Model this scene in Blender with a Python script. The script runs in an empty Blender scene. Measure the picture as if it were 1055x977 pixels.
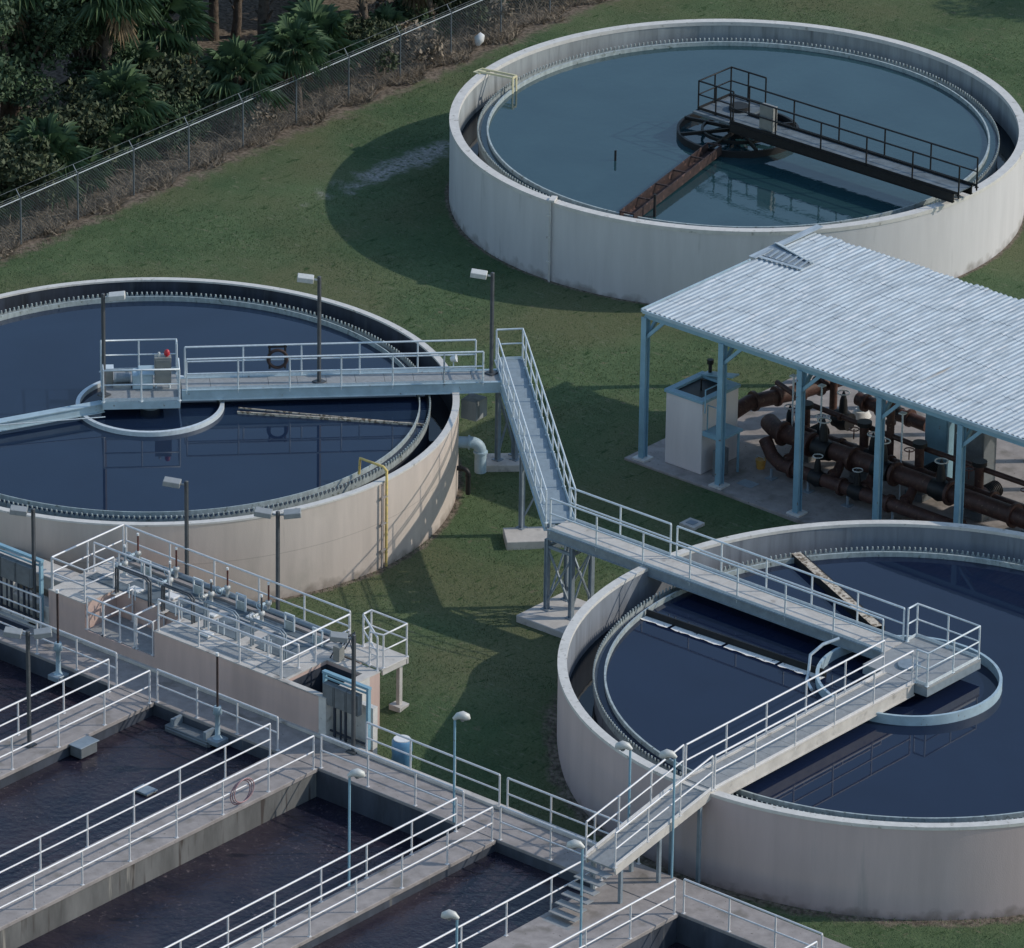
import bpy, bmesh, math, random
import numpy as np
from mathutils import Vector, Matrix, geometry
R = math.radians
random.seed(7); rng = np.random.default_rng(11)
sc = bpy.context.scene
col = sc.collection

# ------------------------------------------------------------------ camera
PITCH, ROLL, YAW, F = 0.424380, 0.0149717, R(40), 7500.0
fw = Vector((0, math.cos(PITCH), -math.sin(PITCH))); rt = Vector((1, 0, 0)); up = rt.cross(fw)
r2 = math.cos(ROLL)*rt + math.sin(ROLL)*up; u2 = -math.sin(ROLL)*rt + math.cos(ROLL)*up
m3 = Matrix((r2, u2, -fw)).transposed()
cam = bpy.data.cameras.new('camera'); co = bpy.data.objects.new('camera', cam); col.objects.link(co)
co.matrix_world = Matrix.Translation((135.63, -161.64, 96.04)) @ Matrix.Rotation(YAW, 4, 'Z') @ m3.to_4x4()
cam.sensor_width = 36; cam.lens = F/1055*36; cam.clip_start = 5; cam.clip_end = 3000
sc.camera = co

# ------------------------------------------------------------------ light
SUN_EL = 34.0
sd = Vector((3.1, 2.99, 0)).normalized()*math.cos(R(SUN_EL)) + Vector((0, 0, math.sin(R(SUN_EL))))
w = bpy.data.worlds.new('World'); sc.world = w; w.use_nodes = True
nt = w.node_tree; sky = nt.nodes.new('ShaderNodeTexSky'); sky.sky_type = 'NISHITA'; sky.sun_disc = False
sky.sun_elevation = R(SUN_EL); sky.sun_rotation = math.atan2(sd.x, sd.y)
sky.air_density = 1.4; sky.dust_density = 0.6; sky.ozone_density = 2.5
bg = nt.nodes['Background']; bg.inputs['Strength'].default_value = 0.15
nt.links.new(sky.outputs[0], bg.inputs['Color'])
sl = bpy.data.lights.new('sun', 'SUN'); sl.energy = 2.4; sl.angle = R(0.6); sl.color = (1, .92, .81)
so = bpy.data.objects.new('sun', sl); col.objects.link(so); so.rotation_euler = sd.to_track_quat('Z', 'Y').to_euler()
sc.view_settings.view_transform = 'Standard'; sc.view_settings.look = 'None'
sc.view_settings.exposure = 0.06; sc.view_settings.gamma = 1

# ------------------------------------------------------------------ materials
def mat(name, c, rough=.7, metal=0, amp=.15, scale=3, stretch=(1, 1, 1), bump=0, bscale=30, c2=None, spots=None, spec=.5):
    m = bpy.data.materials.new(name); m.use_nodes = True; n = m.node_tree.nodes; l = m.node_tree.links
    b = n['Principled BSDF']; b.inputs['Roughness'].default_value = rough; b.inputs['Metallic'].default_value = metal
    b.inputs['Specular IOR Level'].default_value = spec
    g = n.new('ShaderNodeNewGeometry'); mp = n.new('ShaderNodeMapping'); mp.inputs['Scale'].default_value = stretch
    l.new(g.outputs['Position'], mp.inputs['Vector'])
    no = n.new('ShaderNodeTexNoise'); no.inputs['Scale'].default_value = scale; no.inputs['Detail'].default_value = 8
    no.inputs['Roughness'].default_value = .65; l.new(mp.outputs[0], no.inputs['Vector'])
    cr = n.new('ShaderNodeValToRGB'); l.new(no.outputs['Fac'], cr.inputs['Fac'])
    lo = [x*(1-amp) for x in c] if c2 is None else c2; hi = [min(1, x*(1+amp)) for x in c]
    cr.color_ramp.elements[0].position = .32; cr.color_ramp.elements[1].position = .68
    cr.color_ramp.elements[0].color = (*lo, 1); cr.color_ramp.elements[1].color = (*hi, 1)
    out = cr.outputs[0]
    if spots:
        for (sc_, th, wd, cc, sx) in spots:
            mp2 = n.new('ShaderNodeMapping'); mp2.inputs['Scale'].default_value = sx; mp2.inputs['Location'].default_value = (sc_*3, th*7, 1)
            l.new(g.outputs['Position'], mp2.inputs['Vector'])
            s = n.new('ShaderNodeTexNoise'); s.inputs['Scale'].default_value = sc_; s.inputs['Detail'].default_value = 6
            l.new(mp2.outputs[0], s.inputs['Vector'])
            mr = n.new('ShaderNodeMapRange'); mr.inputs['From Min'].default_value = th; mr.inputs['From Max'].default_value = th+wd
            l.new(s.outputs['Fac'], mr.inputs['Value'])
            mx = n.new('ShaderNodeMix'); mx.data_type = 'RGBA'; l.new(mr.outputs[0], mx.inputs[0])
            l.new(out, mx.inputs[6]); mx.inputs[7].default_value = (*cc, 1); out = mx.outputs[2]
    if name.startswith(('painted_concrete', 'tank_concrete')):
        sp = n.new('ShaderNodeSeparateXYZ'); l.new(g.outputs['Position'], sp.inputs[0])
        gn = n.new('ShaderNodeTexNoise'); gn.inputs['Scale'].default_value = 2.2; gn.inputs['Detail'].default_value = 7; l.new(g.outputs['Position'], gn.inputs['Vector'])
        ma = n.new('ShaderNodeMath'); ma.operation = 'MULTIPLY_ADD'; l.new(gn.outputs['Fac'], ma.inputs[0]); ma.inputs[1].default_value = -1.1; l.new(sp.outputs['Z'], ma.inputs[2])
        mr = n.new('ShaderNodeMapRange'); mr.inputs['From Min'].default_value = -.32; mr.inputs['From Max'].default_value = -.66; mr.inputs['To Max'].default_value = .6; l.new(ma.outputs[0], mr.inputs['Value'])
        mx = n.new('ShaderNodeMix'); mx.data_type = 'RGBA'; l.new(mr.outputs[0], mx.inputs[0]); l.new(out, mx.inputs[6]); mx.inputs[7].default_value = (.14, .115, .085, 1); out = mx.outputs[2]
        if 'beige' not in name: l.new(out, b.inputs['Base Color'])
        # hairline pour joint around the wall at mid height
        w1 = n.new('ShaderNodeMath'); w1.operation = 'COMPARE'; l.new(sp.outputs['Z'], w1.inputs[0]); w1.inputs[1].default_value = 1.52; w1.inputs[2].default_value = .012
        w2 = n.new('ShaderNodeMath'); w2.operation = 'MULTIPLY'; l.new(w1.outputs[0], w2.inputs[0]); w2.inputs[1].default_value = .35 if 'beige' in name else 0
        mx = n.new('ShaderNodeMix'); mx.data_type = 'RGBA'; l.new(w2.outputs[0], mx.inputs[0]); l.new(out, mx.inputs[6]); mx.inputs[7].default_value = (.2, .17, .14, 1); out = mx.outputs[2]
    l.new(out, b.inputs['Base Color'])
    if bump:
        bn = n.new('ShaderNodeTexNoise'); bn.inputs['Scale'].default_value = bscale; bn.inputs['Detail'].default_value = 5
        l.new(g.outputs['Position'], bn.inputs['Vector'])
        bp = n.new('ShaderNodeBump'); bp.inputs['Strength'].default_value = 1; bp.inputs['Distance'].default_value = bump
        l.new(bn.outputs['Fac'], bp.inputs['Height']); l.new(bp.outputs[0], b.inputs['Normal'])
    return m
ST = (1, 1, .12)
M = dict(
 grass=mat('grass', (.100, .138, .068), .95, amp=.25, scale=.30, bump=.035, bscale=22, c2=(.062, .102, .050), spec=.1,
    spots=[(.16, .46, .16, (.128, .140, .074), (1, 1, 1)), (14, .50, .3, (.035, .065, .026), (1, 1, 1)), (2.6, .66, .10, (.16, .15, .095), (1, 1, 1)), (3.5, .60, .12, (.038, .072, .028), (1.6, .5, 1)), (5.5, .60, .10, (.15, .165, .10), (.45, 1.6, 1))]),
 blade=mat('grass_blade', (.104, .145, .070), .9, amp=.35, scale=.8, spec=.1),
 dirt=mat('dirt', (.17, .14, .11), .95, amp=.4, scale=5, bump=.05, bscale=12, spec=.1),
 sand=mat('sand', (.32, .30, .26), .95, amp=.35, scale=3, bump=.02, spec=.1, spots=[(2.2, .5, .1, (.07, .09, .04), (1, 1, 1))]),
 beige=mat('painted_concrete_beige', (.56, .485, .425), .85, amp=.10, scale=1.6, stretch=ST, bump=.004, spots=[(2.2, .66, .14, (.33, .29, .25), (1, 1, .1)), (.5, .62, .2, (.42, .38, .33), (1, 1, 1))]),
 white=mat('painted_concrete_white', (.59, .575, .57), .85, amp=.07, scale=1.6, stretch=ST, bump=.004, spots=[(2.6, .64, .16, (.38, .38, .37), (1, 1, .1))]),
 mauve=mat('painted_concrete_rose', (.56, .41, .355), .85, amp=.10, scale=1.6, stretch=ST, bump=.004, spots=[(2.4, .64, .16, (.33, .27, .25), (1, 1, .1))]),
 boxwall=mat('painted_box_wall', (.70, .64, .62), .85, amp=.06, scale=1.6, stretch=ST),
 rose=mat('tank_concrete_rose', (.50, .405, .39), .85, amp=.07, scale=1.6, stretch=ST, bump=.004, spots=[(2.4, .64, .16, (.36, .32, .31), (1, 1, .1))]),
 rim=mat('rim_concrete', (.60, .58, .54), .8, amp=.10, scale=4, bump=.003, spots=[(5, .62, .1, (.36, .34, .30), (1, 1, 1))]),
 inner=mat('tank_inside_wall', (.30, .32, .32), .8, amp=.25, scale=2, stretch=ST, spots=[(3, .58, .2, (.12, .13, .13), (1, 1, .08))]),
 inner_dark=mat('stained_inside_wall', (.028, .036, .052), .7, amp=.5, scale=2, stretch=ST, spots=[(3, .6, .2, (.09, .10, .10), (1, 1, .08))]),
 conc=mat('deck_concrete', (.31, .28, .265), .85, amp=.2, scale=2.2, bump=.004, spots=[(1.1, .58, .12, (.20, .18, .16), (1, 1, 1)), (9, .66, .06, (.14, .12, .11), (1, 1, 1))]),
 concl=mat('pale_concrete', (.52, .49, .45), .85, amp=.14, scale=2.2, bump=.004, spots=[(1.8, .6, .12, (.27, .25, .23), (1, 1, 1))]),
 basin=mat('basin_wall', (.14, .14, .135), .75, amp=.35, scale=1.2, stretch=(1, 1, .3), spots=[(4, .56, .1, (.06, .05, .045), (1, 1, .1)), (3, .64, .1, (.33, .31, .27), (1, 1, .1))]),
 basindark=mat('wet_shaded_basin_wall', (.055, .065, .085), .6, amp=.4, scale=1.2, stretch=(1, 1, .3), spots=[(3, .62, .1, (.14, .14, .14), (1, 1, .1))]),  # wet, stained concrete with the basin shade mixed into its dark colour
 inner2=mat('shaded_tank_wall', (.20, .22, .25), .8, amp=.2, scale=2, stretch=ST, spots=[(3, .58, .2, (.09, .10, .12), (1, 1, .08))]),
 galv=mat('galvanised_rail', (.62, .68, .71), .45, .15, amp=.12, scale=8),
 alum=mat('aluminium_rail', (.66, .66, .67), .45, .15, amp=.08, scale=6),
 bluesteel=mat('blue_painted_steel', (.22, .38, .47), .5, 0, amp=.10, scale=2.5, spots=[(5, .68, .05, (.16, .12, .09), (1, 1, 1))]),
 palesteel=mat('pale_blue_steel', (.36, .47, .53), .5, 0, amp=.12, scale=3, spots=[(7, .66, .06, (.2, .2, .19), (1, 1, 1))]),
 steel=mat('grey_steel', (.24, .29, .33), .5, .2, amp=.15, scale=4),
 grate=mat('grating', (.30, .31, .31), .7, .1, amp=.15, scale=6),
 grateblue=mat('blue_grey_grating', (.25, .31, .35), .7, .1, amp=.12, scale=5),
 gratedark=mat('dark_grating', (.13, .16, .18), .7, .1, amp=.35, scale=2.5),
 bronze=mat('bronze_pole', (.075, .082, .09), .5, .2, amp=.2, scale=5),
 lampw=mat('lamp_housing', (.55, .55, .52), .5, .1, amp=.1, scale=8),
 lampg=mat('grey_lamp_housing', (.30, .31, .31), .5, .2, amp=.1, scale=8),
 lens=mat('lamp_lens', (.10, .11, .12), .15, 0, amp=.1, scale=8),
 cabinet=mat('grey_cabinet', (.27, .27, .25), .5, .2, amp=.1, scale=5),
 panel=mat('panel_grey', (.17, .185, .195), .5, .2, amp=.15, scale=5),
 conduit=mat('dark_conduit', (.03, .04, .06), .5, .2, amp=.2, scale=5),
 brown=mat('brown_pipe', (.075, .034, .026), .6, .1, amp=.4, scale=5, spots=[(9, .62, .05, (.15, .09, .06), (1, 1, 1))]),
 black=mat('black_iron', (.014, .014, .015), .55, .2, amp=.3, scale=5),
 rust=mat('rusted_trough', (.04, .024, .022), .75, .1, amp=.5, scale=5, spots=[(4, .58, .08, (.13, .075, .06), (1, 1, 1))]),
 red=mat('red_plastic', (.45, .02, .03), .4, 0, amp=.1),
 redbrown=mat('red_brown_paint', (.13, .04, .03), .5, 0, amp=.2, scale=9),
 whitep=mat('white_plastic', (.75, .75, .73), .5, 0, amp=.05),
 yellow=mat('faded_yellow_paint', (.62, .46, .15), .6, 0, amp=.2, scale=8, spots=[(12, .6, .05, (.35, .3, .22), (1, 1, 1))]),
 cream=mat('cream_paint', (.66, .60, .38), .6, 0, amp=.12, scale=8),
 weir=mat('weir_steel', (.42, .47, .46), .5, .2, amp=.25, scale=6, stretch=(1, 1, .5), spots=[(7, .6, .1, (.16, .18, .15), (1, 1, 1))]),
 roof=mat('roof_sheet', (.40, .46, .50), .55, .2, amp=.28, scale=2.6, stretch=(3.5, .35, 1), spots=[(2.0, .54, .14, (.31, .36, .40), (4.5, .22, 1)), (4.5, .54, .12, (.50, .54, .57), (2.4, .35, 1)), (1.2, .67, .08, (.30, .28, .25), (3, .25, 1))]),
 scum=mat('scum_crust', (.52, .45, .36), .9, amp=.4, scale=6, spots=[(8, .52, .06, (.16, .12, .08), (1, 1, 1))]),
 foam=mat('white_foam', (.85, .82, .76), .9, amp=.15, scale=9, spots=[(6, .62, .03, (.08, .08, .08), (1, 1, 1))]),
 bark=mat('palm_bark', (.13, .10, .075), .95, amp=.4, scale=6, bump=.03, bscale=14),
 palm=mat('palm_leaf', (.085, .13, .06), .5, amp=.5, scale=2, c2=(.04, .075, .04), spec=.3),
 palmdry=mat('dead_palm_leaf', (.20, .145, .085), .85, amp=.45, scale=3),
 leaf=mat('leaf', (.06, .09, .045), .6, amp=.6, scale=1.2, c2=(.028, .048, .028), spec=.2),
 leafolive=mat('olive_leaf', (.075, .088, .045), .6, amp=.5, scale=1.5, c2=(.035, .048, .028), spec=.2),
 thatch=mat('dry_thatch', (.30, .25, .19), .95, amp=.4, scale=3, c2=(.11, .095, .075), spec=.1),
 fencerail=mat('fence_rail', (.34, .38, .40), .5, .3, amp=.15),
 wire=mat('fence_wire', (.17, .20, .22), .5, .4, amp=.1),
 blue=mat('blue_plastic', (.10, .25, .42), .45, 0, amp=.1, scale=6),
 orange=mat('yellow_bucket', (.55, .30, .07), .6, 0, amp=.2, scale=6),
)
def watermat(name, c, c2, scale, bumpd, bs, rough=.03, foam=None, det=3):
    m = bpy.data.materials.new(name); m.use_nodes = True; n = m.node_tree.nodes; l = m.node_tree.links
    b = n['Principled BSDF']; b.inputs['Roughness'].default_value = rough; b.inputs['IOR'].default_value = 1.33
    g = n.new('ShaderNodeNewGeometry')
    no = n.new('ShaderNodeTexNoise'); no.inputs['Scale'].default_value = scale; no.inputs['Detail'].default_value = 8; no.inputs['Distortion'].default_value = .6
    l.new(g.outputs['Position'], no.inputs['Vector'])
    cr = n.new('ShaderNodeValToRGB'); l.new(no.outputs['Fac'], cr.inputs['Fac'])
    cr.color_ramp.elements[0].position = .35; cr.color_ramp.elements[1].position = .65
    cr.color_ramp.elements[0].color = (*c, 1); cr.color_ramp.elements[1].color = (*c2, 1); out = cr.outputs[0]
    if foam:
        v = n.new('ShaderNodeTexNoise'); v.inputs['Scale'].default_value = foam[0]; v.inputs['Detail'].default_value = 5; v.inputs['Roughness'].default_value = .75; l.new(g.outputs['Position'], v.inputs['Vector'])
        s = n.new('ShaderNodeTexNoise'); s.inputs['Scale'].default_value = .55; s.inputs['Detail'].default_value = 4; l.new(g.outputs['Position'], s.inputs['Vector'])
        m1 = n.new('ShaderNodeMapRange'); m1.inputs['From Min'].default_value = .58; m1.inputs['From Max'].default_value = .70; l.new(v.outputs['Fac'], m1.inputs['Value'])
        m2 = n.new('ShaderNodeMapRange'); m2.inputs['From Min'].default_value = .42; m2.inputs['From Max'].default_value = .62; m2.inputs['To Max'].default_value = .5; l.new(s.outputs['Fac'], m2.inputs['Value'])
        mm = n.new('ShaderNodeMath'); mm.operation = 'MULTIPLY'; l.new(m1.outputs[0], mm.inputs[0]); l.new(m2.outputs[0], mm.inputs[1])
        mx = n.new('ShaderNodeMix'); mx.data_type = 'RGBA'; l.new(mm.outputs[0], mx.inputs[0]); l.new(out, mx.inputs[6]); mx.inputs[7].default_value = (*foam[1], 1); out = mx.outputs[2]
    l.new(out, b.inputs['Base Color'])
    bn = n.new('ShaderNodeTexNoise'); bn.inputs['Scale'].default_value = bs; bn.inputs['Detail'].default_value = det
    l.new(g.outputs['Position'], bn.inputs['Vector'])
    bp = n.new('ShaderNodeBump'); bp.inputs['Strength'].default_value = 1; bp.inputs['Distance'].default_value = bumpd
    l.new(bn.outputs['Fac'], bp.inputs['Height']); l.new(bp.outputs[0], b.inputs['Normal'])
    return m
M['waterA'] = watermat('still_dark_water', (.010, .020, .045), (.013, .026, .055), .25, .0006, 1.5)
M['waterD'] = watermat('still_deep_blue_water', (.008, .014, .036), (.010, .018, .044), .25, .0006, 1.5)
M['waterC'] = watermat('teal_rippled_water', (.014, .044, .054), (.022, .058, .068), .3, .0035, 4.0)
M['waterC'].node_tree.nodes['Principled BSDF'].inputs['IOR'].default_value = 1.5
M['waterB'] = watermat('brown_aerated_water', (.010, .011, .024), (.036, .028, .038), .45, .03, 5.0, .14, foam=(7.0, (.34, .27, .26)), det=5)
M['waterK'] = watermat('launder_water', (.006, .010, .016), (.012, .018, .024), .8, .002, 3.0)

# ------------------------------------------------------------------ mesh builder
class MB:
    def __init__(s): s.v = []; s.f = []; s.sm = []
    def add(s, vs, fs, smooth=False):
        o = len(s.v); s.v += [tuple(x) for x in vs]; s.f += [tuple(i+o for i in f) for f in fs]; s.sm += [smooth]*len(fs); return s
    def box(s, x0, x1, y0, y1, z0, z1):
        return s.add([(x, y, z) for z in (z0, z1) for y in (y0, y1) for x in (x0, x1)],
                     [(0, 2, 3, 1), (4, 5, 7, 6), (0, 1, 5, 4), (2, 6, 7, 3), (0, 4, 6, 2), (1, 3, 7, 5)])
    def bar(s, p, q, wd, ht, upv=(0, 0, 1)):
        """rectangular bar between p and q, wd across, ht along up"""
        p = Vector(p); q = Vector(q); d = (q-p).normalized(); U = Vector(upv)
        if abs(d.dot(U)) > .95: U = Vector((1, 0, 0))
        a = d.cross(U).normalized(); b = a.cross(d).normalized()
        vs = [c + a*wd/2*i + b*ht/2*j for c in (p, q) for i, j in ((-1, -1), (1, -1), (1, 1), (-1, 1))]
        return s.add(vs, [(0, 1, 2, 3), (7, 6, 5, 4), (0, 4, 5, 1), (1, 5, 6, 2), (2, 6, 7, 3), (3, 7, 4, 0)])
    def tube(s, pts, r, n=8, cap=True):
        pts = [Vector(p) for p in pts]; rs = r if isinstance(r, (list, tuple)) else [r]*len(pts)
        vs = []; fs = []
        d0 = (pts[1]-pts[0]).normalized(); a = d0.orthogonal().normalized()
        for k, p in enumerate(pts):
            if k == 0: d = pts[1]-p
            elif k == len(pts)-1: d = p-pts[k-1]
            else: d = (pts[k+1]-p).normalized() + (p-pts[k-1]).normalized()
            d = d.normalized(); a = (a - d*a.dot(d)).normalized(); b = d.cross(a)
            for i in range(n):
                t = 2*math.pi*i/n; vs.append(p + (a*math.cos(t) + b*math.sin(t))*rs[k])
        for k in range(len(pts)-1):
            for i in range(n): j = (i+1) % n; fs.append((k*n+i, k*n+j, (k+1)*n+j, (k+1)*n+i))
        s.add(vs, fs, True)
        if cap:
            s.add(vs[:n], [tuple(range(n))[::-1]]); s.add(vs[-n:], [tuple(range(n))])
        return s
    def rev(s, prof, cx, cy, seg=64, smooth=True, a0=0, a1=2*math.pi):
        """revolve closed profile [(r,z)...]"""
        k = len(prof); full = abs(a1-a0-2*math.pi) < 1e-6; m = seg if full else seg+1
        vs = [(cx+r*math.cos(a0+(a1-a0)*i/seg), cy+r*math.sin(a0+(a1-a0)*i/seg), z) for i in range(m) for r, z in prof]
        fs = []
        for i in range(seg):
            j = (i+1) % m
            for q in range(k): t = (q+1) % k; fs.append((i*k+q, j*k+q, j*k+t, i*k+t))
        # separate verts per profile edge keeps corners crisp
        for f in fs: pass
        for q in range(k):
            t = (q+1) % k
            vv = []; ff = []
            for i in range(m):
                for (r, z) in (prof[q], prof[t]):
                    a = a0+(a1-a0)*i/seg; vv.append((cx+r*math.cos(a), cy+r*math.sin(a), z))
            for i in range(seg):
                j = (i+1) % m; ff.append((i*2, j*2, j*2+1, i*2+1))
            s.add(vv, ff, smooth)
        return s
    def disc(s, cx, cy, r, z, seg=96):
        vs = [(cx+r*math.cos(2*math.pi*i/seg), cy+r*math.sin(2*math.pi*i/seg), z) for i in range(seg)]
        return s.add(vs, [tuple(range(seg))])
    def cyl(s, x, y, z0, z1, r, n=16): return s.tube([(x, y, z0), (x, y, z1)], r, n)
    def poly(s, pts, z0, z1):
        n = len(pts); vs = [(x, y, z0) for x, y in pts]+[(x, y, z1) for x, y in pts]
        return s.add(vs, [tuple(range(n))[::-1], tuple(range(n, 2*n))]+[(i, (i+1) % n, n+(i+1) % n, n+i) for i in range(n)])
    def build(s, name, m, parent=None, bevel=0):
        me = bpy.data.meshes.new(name); me.from_pydata([tuple(v) for v in s.v], [], s.f); me.update()
        me.polygons.foreach_set('use_smooth', s.sm)
        me.materials.append(M[m] if isinstance(m, str) else m)
        o = bpy.data.objects.new(name, me); col.objects.link(o)
        if parent:
            o.parent = parent; o.matrix_parent_inverse = (Matrix.Translation(-parent_loc(parent)))
        if bevel:
            b = o.modifiers.new('bevel', 'BEVEL'); b.width = bevel; b.segments = 1; b.limit_method = 'ANGLE'
        return o
LOC = {}
def parent_loc(o):
    return Vector(LOC.get(o.name, (0, 0, 0)))      # parts below a part already sit in world coordinates
def tag(o, label=None, cat=None, group=None, kind=None):
    if label: o['label'] = label
    if cat: o['category'] = cat
    if group: o['group'] = group
    if kind: o['kind'] = kind
    return o
def thing(name, label, cat, loc=(0, 0, 0), group=None, at_origin=False):
    """Empty at the thing's base; its parts are authored in world coordinates (at_origin: round the origin)"""
    o = bpy.data.objects.new(name, None); col.objects.link(o); o.location = loc; o.empty_display_size = .2
    if not at_origin: LOC[o.name] = loc
    return tag(o, label, cat, group)
def copy_tree(o, parent=None):
    c = o.copy(); col.objects.link(c); c.parent = parent
    if parent is not None: c.matrix_parent_inverse = o.matrix_parent_inverse.copy()
    for ch in o.children: copy_tree(ch, c)
    return c
def place(proto, used, loc, rz=0, label=None, scale=1):
    o = proto if not used else copy_tree(proto)
    o.location = loc; o.rotation_euler = (0, 0, rz); o.scale = (scale,)*3
    if label: o['label'] = label
    return o

# ------------------------------------------------------------------ layout
A = (-9.24, -6.83, 9.75); C = (-10.33, 24.3, 10.06); D = (20.72, -6.39, 10.33); RIM = 2.9
def gz(x, y):
    return .85*math.exp(-((x-8.8)**2+(y+13.6)**2)/9.0) + .55*math.exp(-((x-12.6)**2+(y+12.2)**2)/8.0)

# ------------------------------------------------------------------ ground
def build_ground():
    # fine grid over the plant with a rectangular opening where the basins go down, then a skirt to the horizon
    X0, X1, Y0, Y1 = -70, 60, -46, 84
    hx0, hx1, hy1 = -17.4, 45.6, -18.8        # basin block
    xs = sorted(set([X0, X1, hx0, hx1] + [x for x in np.arange(-69, 60, 1.0)]))
    ys = sorted(set([Y0, Y1, hy1] + [y for y in np.arange(-45, 84, 1.0)]))
    xs = [x for x in xs if not any(abs(x-h) < .5 and x != h for h in (hx0, hx1))]
    ys = [y for y in ys if not (abs(y-hy1) < .5 and y != hy1)]
    idx = {}; mb = MB(); vs = []; fs = []
    for j, y in enumerate(ys):
        for i, x in enumerate(xs):
            e = .05*math.sin(x*.35+1)*math.sin(y*.31) if (abs(x) < 60 and -45 < y < 80) else 0
            idx[i, j] = len(vs); vs.append((x, y, gz(x, y)+min(0, e-.02) if y > hy1 else 0.0))
    for j in range(len(ys)-1):
        for i in range(len(xs)-1):
            if xs[i] >= hx0 and xs[i+1] <= hx1 and ys[j+1] <= hy1: continue
            fs.append((idx[i, j], idx[i+1, j], idx[i+1, j+1], idx[i, j+1]))
    mb.add(vs, fs, True)
    B = 2500
    for (a, b, c, d) in ((-B, X0, -B, B), (X1, B, -B, B), (X0, X1, -B, Y0), (X0, X1, Y1, B)):
        mb.add([(a, c, 0), (b, c, 0), (b, d, 0), (a, d, 0)], [(0, 1, 2, 3)])
    tag(mb.build('lawn_ground', 'grass'), kind='structure')
def ground_masks():
    m = M['grass']; n = m.node_tree.nodes; l = m.node_tree.links; b = n['Principled BSDF']
    base = b.inputs['Base Color'].links[0].from_socket
    g = n.new('ShaderNodeNewGeometry'); sp = n.new('ShaderNodeSeparateXYZ'); l.new(g.outputs['Position'], sp.inputs[0])
    def math_(op, a, c=None):
        q = n.new('ShaderNodeMath'); q.operation = op
        for i, v in enumerate((a, c)):
            if v is None: continue
            if isinstance(v, (int, float)): q.inputs[i].default_value = v
            else: l.new(v, q.inputs[i])
        return q.outputs[0]
    def noise(sc_, det=6):
        q = n.new('ShaderNodeTexNoise'); q.inputs['Scale'].default_value = sc_; q.inputs['Detail'].default_value = det; l.new(g.outputs['Position'], q.inputs['Vector']); return q.outputs['Fac']
    def mixc(fac, a, c):
        x = n.new('ShaderNodeMix'); x.data_type = 'RGBA'; l.new(fac, x.inputs[0]); l.new(a, x.inputs[6])
        if isinstance(c, tuple): x.inputs[7].default_value = (*c, 1)
        else: l.new(c, x.inputs[7])
        return x.outputs[2]
    def rng_(v, a, c):
        q = n.new('ShaderNodeMapRange'); l.new(v, q.inputs['Value']); q.inputs['From Min'].default_value = a; q.inputs['From Max'].default_value = c; return q.outputs[0]
    nb = noise(1.6, 8)
    # strip of bare soil along the fence (x below about -25.6)
    edge = math_('ADD', math_('ADD', sp.outputs['X'], math_('MULTIPLY', sp.outputs['Y'], .022)), math_('MULTIPLY', nb, 1.6))
    soil = rng_(edge, -24.25, -24.75)
    dn = n.new('ShaderNodeValToRGB'); l.new(noise(7, 8), dn.inputs['Fac']); dn.color_ramp.elements[0].position = .35; dn.color_ramp.elements[1].position = .65
    dn.color_ramp.elements[0].color = (.085, .07, .055, 1); dn.color_ramp.elements[1].color = (.25, .205, .16, 1)
    c1 = mixc(soil, base, dn.outputs[0])
    # soil at the foot of the tank walls
    for (cx, cy, r), wd in ((A, .22), (C, .15), (D, .42)):
        px_ = math_('ADD', sp.outputs['X'], -cx); py_ = math_('ADD', sp.outputs['Y'], -cy)
        rad = math_('SQRT', math_('ADD', math_('MULTIPLY', px_, px_), math_('MULTIPLY', py_, py_)))
        c1 = mixc(rng_(math_('ADD', rad, math_('MULTIPLY', nb, -wd*2)), r+wd*.15, r-wd*.5), c1, dn.outputs[0])
    # worn sandy patch beside the teal tank
    ex = math_('MULTIPLY', math_('ADD', sp.outputs['X'], 21.1), 1/.62); ey = math_('MULTIPLY', math_('ADD', sp.outputs['Y'], -19.3), 1/3.7)
    rr_ = math_('SQRT', math_('ADD', math_('MULTIPLY', ex, ex), math_('MULTIPLY', ey, ey)))
    pat = rng_(math_('ADD', rr_, math_('MULTIPLY', noise(1.3, 8), 2.6)), 2.6, 1.7)
    pat = math_('MULTIPLY', pat, rng_(noise(5, 6), .34, .5))
    sn = n.new('ShaderNodeValToRGB'); l.new(noise(9, 8), sn.inputs['Fac']); sn.color_ramp.elements[0].position = .3; sn.color_ramp.elements[1].position = .7
    sn.color_ramp.elements[0].color = (.17, .17, .14, 1); sn.color_ramp.elements[1].color = (.44, .42, .38, 1)
    l.new(mixc(pat, c1, sn.outputs[0]), b.inputs['Base Color'])
build_ground(); ground_masks()
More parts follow.
